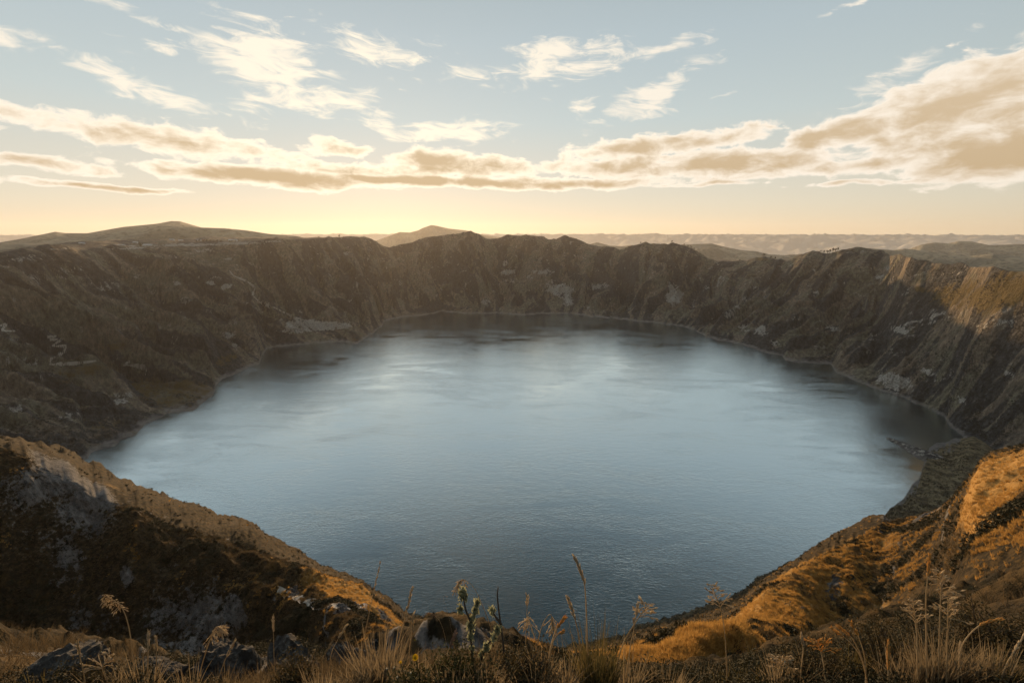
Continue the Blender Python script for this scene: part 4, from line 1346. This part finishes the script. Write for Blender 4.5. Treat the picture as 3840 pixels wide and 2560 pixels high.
stalk([(505, 2570), (495, 2440), (482, 2345), (455, 2275), (398, 2230)], 'nod', 'pale nodding stalk standing alone over the dark left ravine', head_from=.74)
stalk([(735, 2590), (755, 2500), (780, 2420), (808, 2352), (830, 2355)], 'nod', 'branched nodding stalk right of the lone pale stalk', head_from=.62)
stalk([(795, 2600), (820, 2540), (845, 2470), (878, 2408)], 'spike', 'leaning spike of grass in front of the large dark rock')
stalk([(590, 2600), (588, 2520), (586, 2450), (584, 2395)], 'spike', 'short upright spike with tufted top by the left rubble rock')
stalk([(552, 2600), (553, 2500), (556, 2430), (557, 2375)], 'spike', 'thin upright spike close right of the lone pale stalk', head_from=.65)
stalk([(330, 2620), (315, 2530), (300, 2460), (290, 2410)], 'spike', 'leaning left spike at the left edge of the thin tussock', head_from=.7)
stalk([(410, 2600), (395, 2540), (385, 2500), (410, 2450)], 'panicle', 'small branched stalk low among the left tussock', head_from=.6)
stalk([(1345, 2520), (1370, 2370), (1400, 2225), (1424, 2119)], 'spike', 'tallest straight spike rising from the dense straw tussock', head_from=.6)
stalk([(1445, 2560), (1490, 2425), (1520, 2310), (1543, 2214)], 'spike', 'second tall spike from the dense straw tussock, ending over the water', head_from=.66)
stalk([(1030, 2580), (1028, 2480), (1026, 2400), (1025, 2320)], 'spike', 'thin grey upright spike in front of the middle rock', rad=.0018, head_from=.8)
stalk([(1232, 2560), (1240, 2460), (1265, 2400), (1296, 2350)], 'spike', 'thin leaning spike left of the dense straw tussock', rad=.002)
stalk([(1530, 2540), (1535, 2440), (1545, 2370), (1550, 2310)], 'spike', 'stout upright spike beside the spur tip')
stalk([(1870, 2500), (1845, 2370), (1810, 2270), (1775, 2200), (1735, 2171), (1712, 2200)], 'nod', 'arching stalk with hooked drooping head above the lichen branch', head_from=.74, rad=.002)
stalk([(1710, 2480), (1695, 2370), (1675, 2280), (1662, 2238), (1676, 2236)], 'spike', 'thin stalk with a tiny hooked tip left of the lichen branch', rad=.0017, head_from=.93)
stalk([(1690, 2500), (1665, 2370), (1640, 2315), (1605, 2295), (1560, 2325)], 'nod', 'purplish stalk bowed left over the craggy rock', mat=M_PURPLE, head_from=.55)
stalk([(1640, 2560), (1670, 2470), (1690, 2420), (1706, 2378)], 'spike', 'purplish stout spike leaning right under the lichen branch', mat=M_PURPLE, head_from=.6)
stalk([(1972, 2560), (1970, 2450), (1974, 2340), (1977, 2246)], 'spike', 'very thin upright stalk left of the golden heads', rad=.0016, head_from=.88)
stalk([(2010, 2560), (2010, 2430), (2000, 2370), (1980, 2308)], 'nod', 'thin stalk with small head bent left near the wiry shrub', rad=.0018, head_from=.85)
stalk([(2205, 2570), (2203, 2440), (2199, 2300), (2193, 2200), (2178, 2140), (2157, 2094)], 'spike', 'tallest stalk of all with a long dense head over the water', rad=.003, head_from=.62)
stalk([(2185, 2570), (2180, 2460), (2168, 2370), (2150, 2300), (2131, 2246)], 'spike', 'second stalk just left of the tallest one', head_from=.66)
stalk([(1985, 2580), (2010, 2440), (2035, 2340), (2064, 2302), (2075, 2345)], 'nod', 'arching stalk with hanging head left of the golden heads', rad=.002, head_from=.8)
stalk([(2045, 2580), (2060, 2450), (2085, 2360), (2114, 2318)], 'spike', 'golden dense head on a leaning stalk near the tallest one', mat=M_GOLD, head_from=.72)
stalk([(2050, 2590), (2065, 2440), (2085, 2385), (2108, 2368)], 'spike', 'lower golden head curving right below its twin', mat=M_GOLD, head_from=.78)
stalk([(2290, 2580), (2330, 2430), (2375, 2345), (2428, 2268)], 'panicle', 'feathery forked stalk leaning right over the water', head_from=.78)
stalk([(2340, 2580), (2365, 2420), (2380, 2340), (2390, 2276)], 'spike', 'slim upright spike close to the feathery forked stalk', rad=.002, head_from=.8)
stalk([(2375, 2580), (2374, 2450), (2376, 2380), (2378, 2330)], 'spike', 'thin short stalk under the feathery forked stalk', rad=.0016, head_from=.9)
stalk([(2730, 2600), (2722, 2420), (2705, 2290), (2668, 2195)], 'panicle', 'grey feathery stalk leaning left at the golden spur edge', head_from=.7)
stalk([(3480, 2600), (3474, 2400), (3472, 2250), (3478, 2170), (3486, 2090)], 'spike', 'golden spike highest on the right against the shaded slope', mat=M_GOLD, head_from=.78)
stalk([(3522, 2600), (3522, 2440), (3524, 2320), (3528, 2220), (3524, 2145)], 'panicle', 'large open seed head above the big brown tussock', head_from=.66)
stalk([(3445, 2600), (3440, 2460), (3436, 2350), (3424, 2255)], 'panicle', 'smaller open seed head left of the large one', head_from=.72)
stalk([(3552, 2600), (3552, 2440), (3554, 2330), (3556, 2250)], 'panicle', 'lower open seed head close right of the large one', head_from=.72)
stalk([(3592, 2600), (3600, 2450), (3625, 2390), (3680, 2340), (3743, 2321)], 'spike', 'golden stalk arching right beside the big brown tussock', mat=M_GOLD, head_from=.7)
stalk([(3735, 2600), (3770, 2500), (3810, 2430), (3850, 2370)], 'spike', 'knotted stalk leaning out at the right edge', head_from=.5)
stalk([(3250, 2600), (3245, 2480), (3225, 2400), (3195, 2338)], 'spike', 'upper golden blade of the fan on the right slope', mat=M_GOLD, head_from=.75)
stalk([(3260, 2600), (3240, 2490), (3200, 2400), (3150, 2352)], 'spike', 'middle golden blade of the fan on the right slope', mat=M_GOLD, head_from=.75)
stalk([(3265, 2600), (3235, 2480), (3190, 2410), (3125, 2358)], 'spike', 'lowest golden blade of the fan on the right slope', mat=M_GOLD, head_from=.8)
stalk([(3330, 2600), (3331, 2520), (3331, 2460), (3332, 2415)], 'spike', 'short stout golden spike left of the brown tussock', mat=M_GOLD, head_from=.4)
stalk([(3100, 2600), (3090, 2500), (3078, 2440), (3062, 2402)], 'panicle', 'branched golden stalk on the short dry tussock', mat=M_GOLD, head_from=.6)
stalk([(3000, 2600), (3005, 2500), (3012, 2430), (3005, 2385)], 'spike', 'thin tip rising left of the branched golden stalk', head_from=.7)
stalk([(2905, 2600), (2915, 2540), (2930, 2490), (2945, 2465)], 'panicle', 'bushy low seed head at the left of the short dry tussock', head_from=.5)
stalk([(3610, 2600), (3605, 2520), (3598, 2470), (3602, 2420)], 'spike', 'pale knotted stalk inside the loose golden tussock', head_from=.55)

# ------------------------------------------------------------------ branch with lichen, flowers
def branch(parts_, lichen, label):
    p, dep = root_at(*parts_[0][0])
    t = thing('lichen_branch', label, 'branch', p)
    b, l = MB(), MB()
    for pts in parts_:
        run = [cam_at(u, v, dep) - p for (u, v) in pts]
        run = bezier(run, 5)
        b.tube(run, [.006 * (1 - .6 * i / (len(run) - 1)) for i in range(len(run))], 5, random.random())
    for (u, v, r, n) in lichen:
        c0 = cam_at(u, v, dep) - p
        for k in range(n):
            rr2 = r * dep / FPX
            c = c0 + Vector((random.gauss(0, rr2 * .5), random.gauss(0, rr2 * .4), random.gauss(0, rr2 * .8)))
            f = Vector((random.gauss(0, .5), random.gauss(0, .5), -1)).normalized()
            sd = f.cross(Vector((random.gauss(0, 1), random.gauss(0, 1), 0))).normalized()
            ll = random.uniform(.008, .02)
            l.add([c - f * ll, c + sd * ll * .35, c + f * ll, c - sd * ll * .35], [(0, 1, 2, 3)], random.random())
    b.build('branch', M_TWIG, t, True)
    l.build('lichen', M_LICHEN, t)


branch([[(1775, 2560), (1768, 2430), (1764, 2350), (1778, 2300), (1790, 2248)], [(1766, 2330), (1745, 2280), (1735, 2215)]],
       [(1735, 2222, 14, 90), (1726, 2285, 11, 60), (1745, 2240, 8, 30), (1788, 2260, 8, 60), (1782, 2285, 9, 60), (1772, 2315, 9, 60), (1764, 2345, 10, 70), (1765, 2385, 10, 60), (1770, 2430, 8, 40)],
       'forked twig hung with pale green lichen standing against the water')
branch([[(1785, 2570), (1815, 2440), (1845, 2395), (1872, 2352)]], [(1868, 2360, 9, 60), (1850, 2388, 9, 60), (1825, 2425, 9, 60), (1805, 2450, 8, 40)],
       'leaning twig crusted with pale lichen right of the forked twig')
branch([[(1900, 2560), (1885, 2400), (1866, 2250), (1868, 2200)], [(1880, 2340), (1850, 2300), (1842, 2285)]], [(1846, 2290, 12, 50)],
       'thin bare wiry twig with a small dry tuft beside the water')


def flower(u, v, rpx, label, petals=22, mat=None, grp=None, name='yellow_flower'):
    p, dep = root_at(u, min(v + 90, 2600))
    dep -= 0.25
    c = cam_at(u, v, dep)
    p = Vector((c.x, c.y + 0.02, drop_n(c.x, c.y + 0.02)))
    t = thing(name, label, 'flower', p, grp)
    st, pe, ce = MB(), MB(), MB()
    top = c - p
    st.tube([Vector((0, 0, -.02)), top * .5 + Vector((.01, 0, 0)), top], .0022, 5, .4)
    r = rpx * dep / FPX
    up = Vector((0.1, -0.75, 0.65)).normalized()
    a0 = up.cross(Vector((1, 0, 0))).normalized()
    b0 = up.cross(a0)
    for ring, (k0, rr2, tilt) in enumerate(((petals, 1.0, .15), (petals * 2 // 3, .7, .4))):
        for k in range(k0):
            a = 2 * math.pi * (k + .5 * ring) / k0
            d = (a0 * math.cos(a) + b0 * math.sin(a) + up * tilt).normalized()
            sd = d.cross(up).normalized()
            w = r * .14
            pe.add([top + up * .002 * ring, top + d * r * rr2 * .6 + sd * w, top + d * r * rr2, top + d * r * rr2 * .6 - sd * w], [(0, 1, 2, 3)], random.random())
    for k in range(40):
        a, q = random.uniform(0, 6.28), r * .28 * math.sqrt(random.random())
        ce.seed(top + (a0 * math.cos(a) + b0 * math.sin(a)) * q, up, .008, .0014, random.random() * .4)
    st.build('stem', M_GREEN, t, True)
    pe.build('petals', mat or M_PETAL, t)
    ce.build('flower_centre', mat or M_PETAL, t)


flower(1557, 2463, 13, 'larger yellow flower with open petals above the straw tussock')
flower(1502, 2481, 6, 'smaller yellow flower deep among the straw blades')
for u, v, lab in ((1490, 2536, 'dry cream flower head lowest of those under the yellow flowers'), (1540, 2520, 'dry cream flower head right below the larger yellow flower'), (1478, 2500, 'dry cream flower head left of the smaller yellow flower'), (1451, 2505, 'leftmost dry cream flower head among the straw blades')):
    flower(u, v, 5, lab, 12, M_DRY, 'dry cream flower heads', 'dried_flower')

# ------------------------------------------------------------------ village on the far rim
def mat_plain(name, c, rough=0.85):
    m, N, bs = new_mat(name)
    n = N.noise(N.node('ShaderNodeTexCoord').outputs['Object'], 0.8, 4, 0.6)
    N.put(bs.inputs['Base Color'], N.mix(n, tuple(x * .82 for x in c), tuple(min(1, x * 1.12) for x in c)))
    bs.inputs['Roughness'].default_value = rough
    return m


M_WHITE, M_TAN, M_TIN, M_TILE, M_PANE, M_DOOR = (mat_plain('white_render', (.72, .72, .70)), mat_plain('tan_render', (.42, .36, .28)), mat_plain('tin_roof', (.45, .46, .47), .4),
                                                 mat_plain('tile_roof', (.22, .10, .06)), mat_plain('dark_pane', (.03, .035, .04), .15), mat_plain('brown_door', (.09, .05, .03)))


def box(mb, x0, x1, y0, y1, z0, z1):
    v = [(x, y, z) for z in (z0, z1) for y in (y0, y1) for x in (x0, x1)]
    mb.add(v, [(0, 2, 3, 1), (4, 5, 7, 6), (0, 1, 5, 4), (2, 6, 7, 3), (0, 4, 6, 2), (1, 3, 7, 5)])


def on_rim(u, back):
    a = pix(u, 900)[0]
    r = float(np.interp(a, AZ, r_rim)) + back
    x, y = r * math.sin(a), r * math.cos(a)
    return Vector((x, y, drop(x, y)))


def house(u, back, w, d, h, wallm, roofm, label, floors=1):
    p = on_rim(u, back)
    t = thing('house', label, 'house', p - Vector((0, 0, 1)), 'houses of the village on the rim', random.uniform(-.3, .3))
    b = MB()
    box(b, -w / 2, w / 2, -d / 2, d / 2, -2, h)
    b.add([(-w / 2, -d / 2, h), (-w / 2, d / 2, h), (-w / 2, 0, h + d * .28)], [(0, 1, 2)])
    b.add([(w / 2, -d / 2, h), (w / 2, d / 2, h), (w / 2, 0, h + d * .28)], [(0, 2, 1)])
    b.build('wall', wallm, t)
    rf = MB()
    e, k = .8, .28
    for s_ in (-1, 1):
        lo, hi = (s_ * (d / 2 + e), h - e * k * 2), (0, h + d * .28)
        rf.add([(-w / 2 - e, lo[0], lo[1] + .02), (w / 2 + e, lo[0], lo[1] + .02), (w / 2 + e, 0, hi[1] + .05), (-w / 2 - e, 0, hi[1] + .05),
                (-w / 2 - e, lo[0], lo[1] + .4), (w / 2 + e, lo[0], lo[1] + .4), (w / 2 + e, 0, hi[1] + .45), (-w / 2 - e, 0, hi[1] + .45)],
               [(0, 1, 2, 3), (4, 7, 6, 5), (0, 4, 5, 1), (1, 5, 6, 2), (3, 2, 6, 7), (0, 3, 7, 4)])
    rf.build('roof', roofm, t)
    dr = MB()
    box(dr, -1.1, 1.1, -d / 2 - .12, -d / 2 + .05, 1.0, 3.4)
    dr.build('door', M_DOOR, t)
    nw = max(2, int(w / 6))
    for fl in range(floors):
        for k2 in range(nw):
            x = -w / 2 + w * (k2 + .5) / nw
            if abs(x) < 2.6 and fl == 0:
                continue
            wn = MB()
            box(wn, x - 1.1, x + 1.1, -d / 2 - .10, -d / 2 + .05, 1.9 + fl * 3.2, 3.6 + fl * 3.2)
            wn.build('window', M_PANE, t)


house(424, 40, 16, 9, 4, M_WHITE, M_TIN, 'leftmost of the small white houses near the rim')
house(452, 45, 24, 9, 4, M_WHITE, M_TIN, 'long low white house near the left end of the village')
house(490, 30, 18, 9, 4, M_TAN, M_TIN, 'tan house close to the crater edge')
house(506, 260, 16, 9, 5, M_WHITE, M_TIN, 'small white house farther back at the hill foot, left')
house(552, 120, 36, 12, 6, M_WHITE, M_TIN, 'longest white house in the middle of the village', 1)
house(584, 110, 14, 9, 5, M_WHITE, M_TILE, 'small white house beside the longest one')
house(645, 300, 18, 10, 5, M_WHITE, M_TIN, 'white house up the slope behind the village')
house(678, 280, 16, 9, 6, M_WHITE, M_TIN, 'bright white house up the slope, right of its neighbour')
house(745, 230, 18, 9, 5, M_WHITE, M_TIN, 'white house behind the row of dark trees')
house(766, 240, 12, 8, 4, M_TAN, M_TILE, 'small tan house behind the row of dark trees')
house(866, 60, 16, 11, 8, M_TAN, M_TIN, 'two storey tan house alone near the rim', 2)
house(884, 70, 10, 9, 7, M_WHITE, M_TIN, 'narrow white house beside the two storey tan one', 2)
house(305, 260, 16, 8, 4, M_WHITE, M_TIN, 'lone white farmhouse far left on the slope')

# ------------------------------------------------------------------ trees along the rim
M_TREE = tint_mat('tree_leaf', (0.012, 0.014, 0.006), (0.05, 0.05, 0.02), per_instance=True)


def tree_mesh(h, w, seed):
    random.seed(seed)
    tr, cr = MB(), MB()
    tr.tube([(0, 0, -2), (0.2, 0, h * .3), (0, .1, h * .75)], [h * .035, h * .028, h * .01], 6)
    for k in range(5):
        a = random.uniform(0, 6.28)
        tr.tube([(0, 0, h * random.uniform(.25, .55)), (math.cos(a) * w * .35, math.sin(a) * w * .35, h * random.uniform(.55, .8))], [h * .014, h * .005], 4)
    cl = [(Vector((random.gauss(0, w * .2), random.gauss(0, w * .2), h * random.uniform(.35, .9))), random.uniform(.14, .26) * w) for k in range(16)]
    for c, r in cl:
        for j in range(26):
            d = Vector((random.gauss(0, 1), random.gauss(0, 1), random.gauss(0, 1))).normalized()
            p = c + d * r * random.uniform(.5, 1.1)
            f = Vector((random.gauss(0, 1), random.gauss(0, 1), random.gauss(0, 1))).normalized()
            sd = f.cross(d).normalized()
            l = h * .045 * random.uniform(.7, 1.4)
            cr.add([p - f * l, p + sd * l * .6, p + f * l, p - sd * l * .6], [(0, 1, 2, 3)], random.random())
    return tr.mesh('trunk'), cr.mesh('crown')


TREES = [tree_mesh(13, 11, 31), tree_mesh(11, 13, 32), tree_mesh(16, 9, 33)]
random.seed(5)


def rim_tree(u, back, k, sc, label, grp):
    p = on_rim(u, back)
    t = thing('tree', label, 'tree', p, grp, random.uniform(0, 6.28))
    t.scale = (sc, sc, sc)
    add_obj('trunk', TREES[k][0], M_TWIG, t)
    add_obj('crown', TREES[k][1], M_TREE, t)


for u, k, sc, lab in ((1197, 1, .8, 'low bushy tree on the rim below the glow of the sun'), (1274, 0, 1.1, 'lone rounded tree on the rim left of the far mountain'), (1290, 1, .8, 'smaller bush tree just right of the lone rounded one'),
                      (2403, 1, .9, 'small lone tree on the far rim before the sea of cloud'), (2521, 0, .9, 'tree at the right end of the flat far rim'),
                      (2783, 1, .7, 'low bush tree in the middle of the rim saddle'), (2872, 1, 1.3, 'widest bush tree on the rim saddle'), (2900, 1, .8, 'small bush tree right of the widest one'), (2916, 2, .8, 'thin upright tree right end of the saddle')):
    rim_tree(u, 2, k, sc, lab, 'lone trees on the rim')
for i, (u, k, sc) in enumerate(((3085, 1, .8), (3097, 0, .9), (3110, 0, 1.0), (3120, 2, 1.0), (3131, 2, 1.1), (3140, 0, 1.0), (3148, 2, .9))):
    rim_tree(u, 4, k, sc, ('first', 'second', 'third', 'fourth', 'fifth', 'sixth', 'last')[i] + ' tree from the left in the clump on the right hill top', 'clump of trees on the right hill top')
for i, (u, k, sc) in enumerate(((2567, 0, .7), (2582, 1, .8), (2594, 0, .8), (2606, 1, .7), (2630, 1, .5))):
    rim_tree(u, 2, k, sc, ('top', 'second', 'third', 'fourth', 'lowest')[i] + ' bush tree on the ridge falling to the saddle', 'bush trees down the ridge')
for i, (u, back, k, sc) in enumerate(((735, 70, 1, .9), (748, 75, 0, .9), (761, 70, 1, .8), (774, 80, 0, .9), (788, 75, 1, .9), (801, 70, 1, .8), (814, 80, 0, .8), (827, 75, 1, .8))):
    rim_tree(u, back, k, sc, ('first', 'second', 'third', 'fourth', 'fifth', 'sixth', 'seventh', 'last')[i] + ' tree from the left in the dark row by the village', 'row of trees by the village')
rim_tree(522, 60, 0, 1.3, 'dark tree standing between the tan and the longest house', 'village trees')
rim_tree(218, 60, 1, .9, 'dark bush tree alone on the left rim', 'village trees')
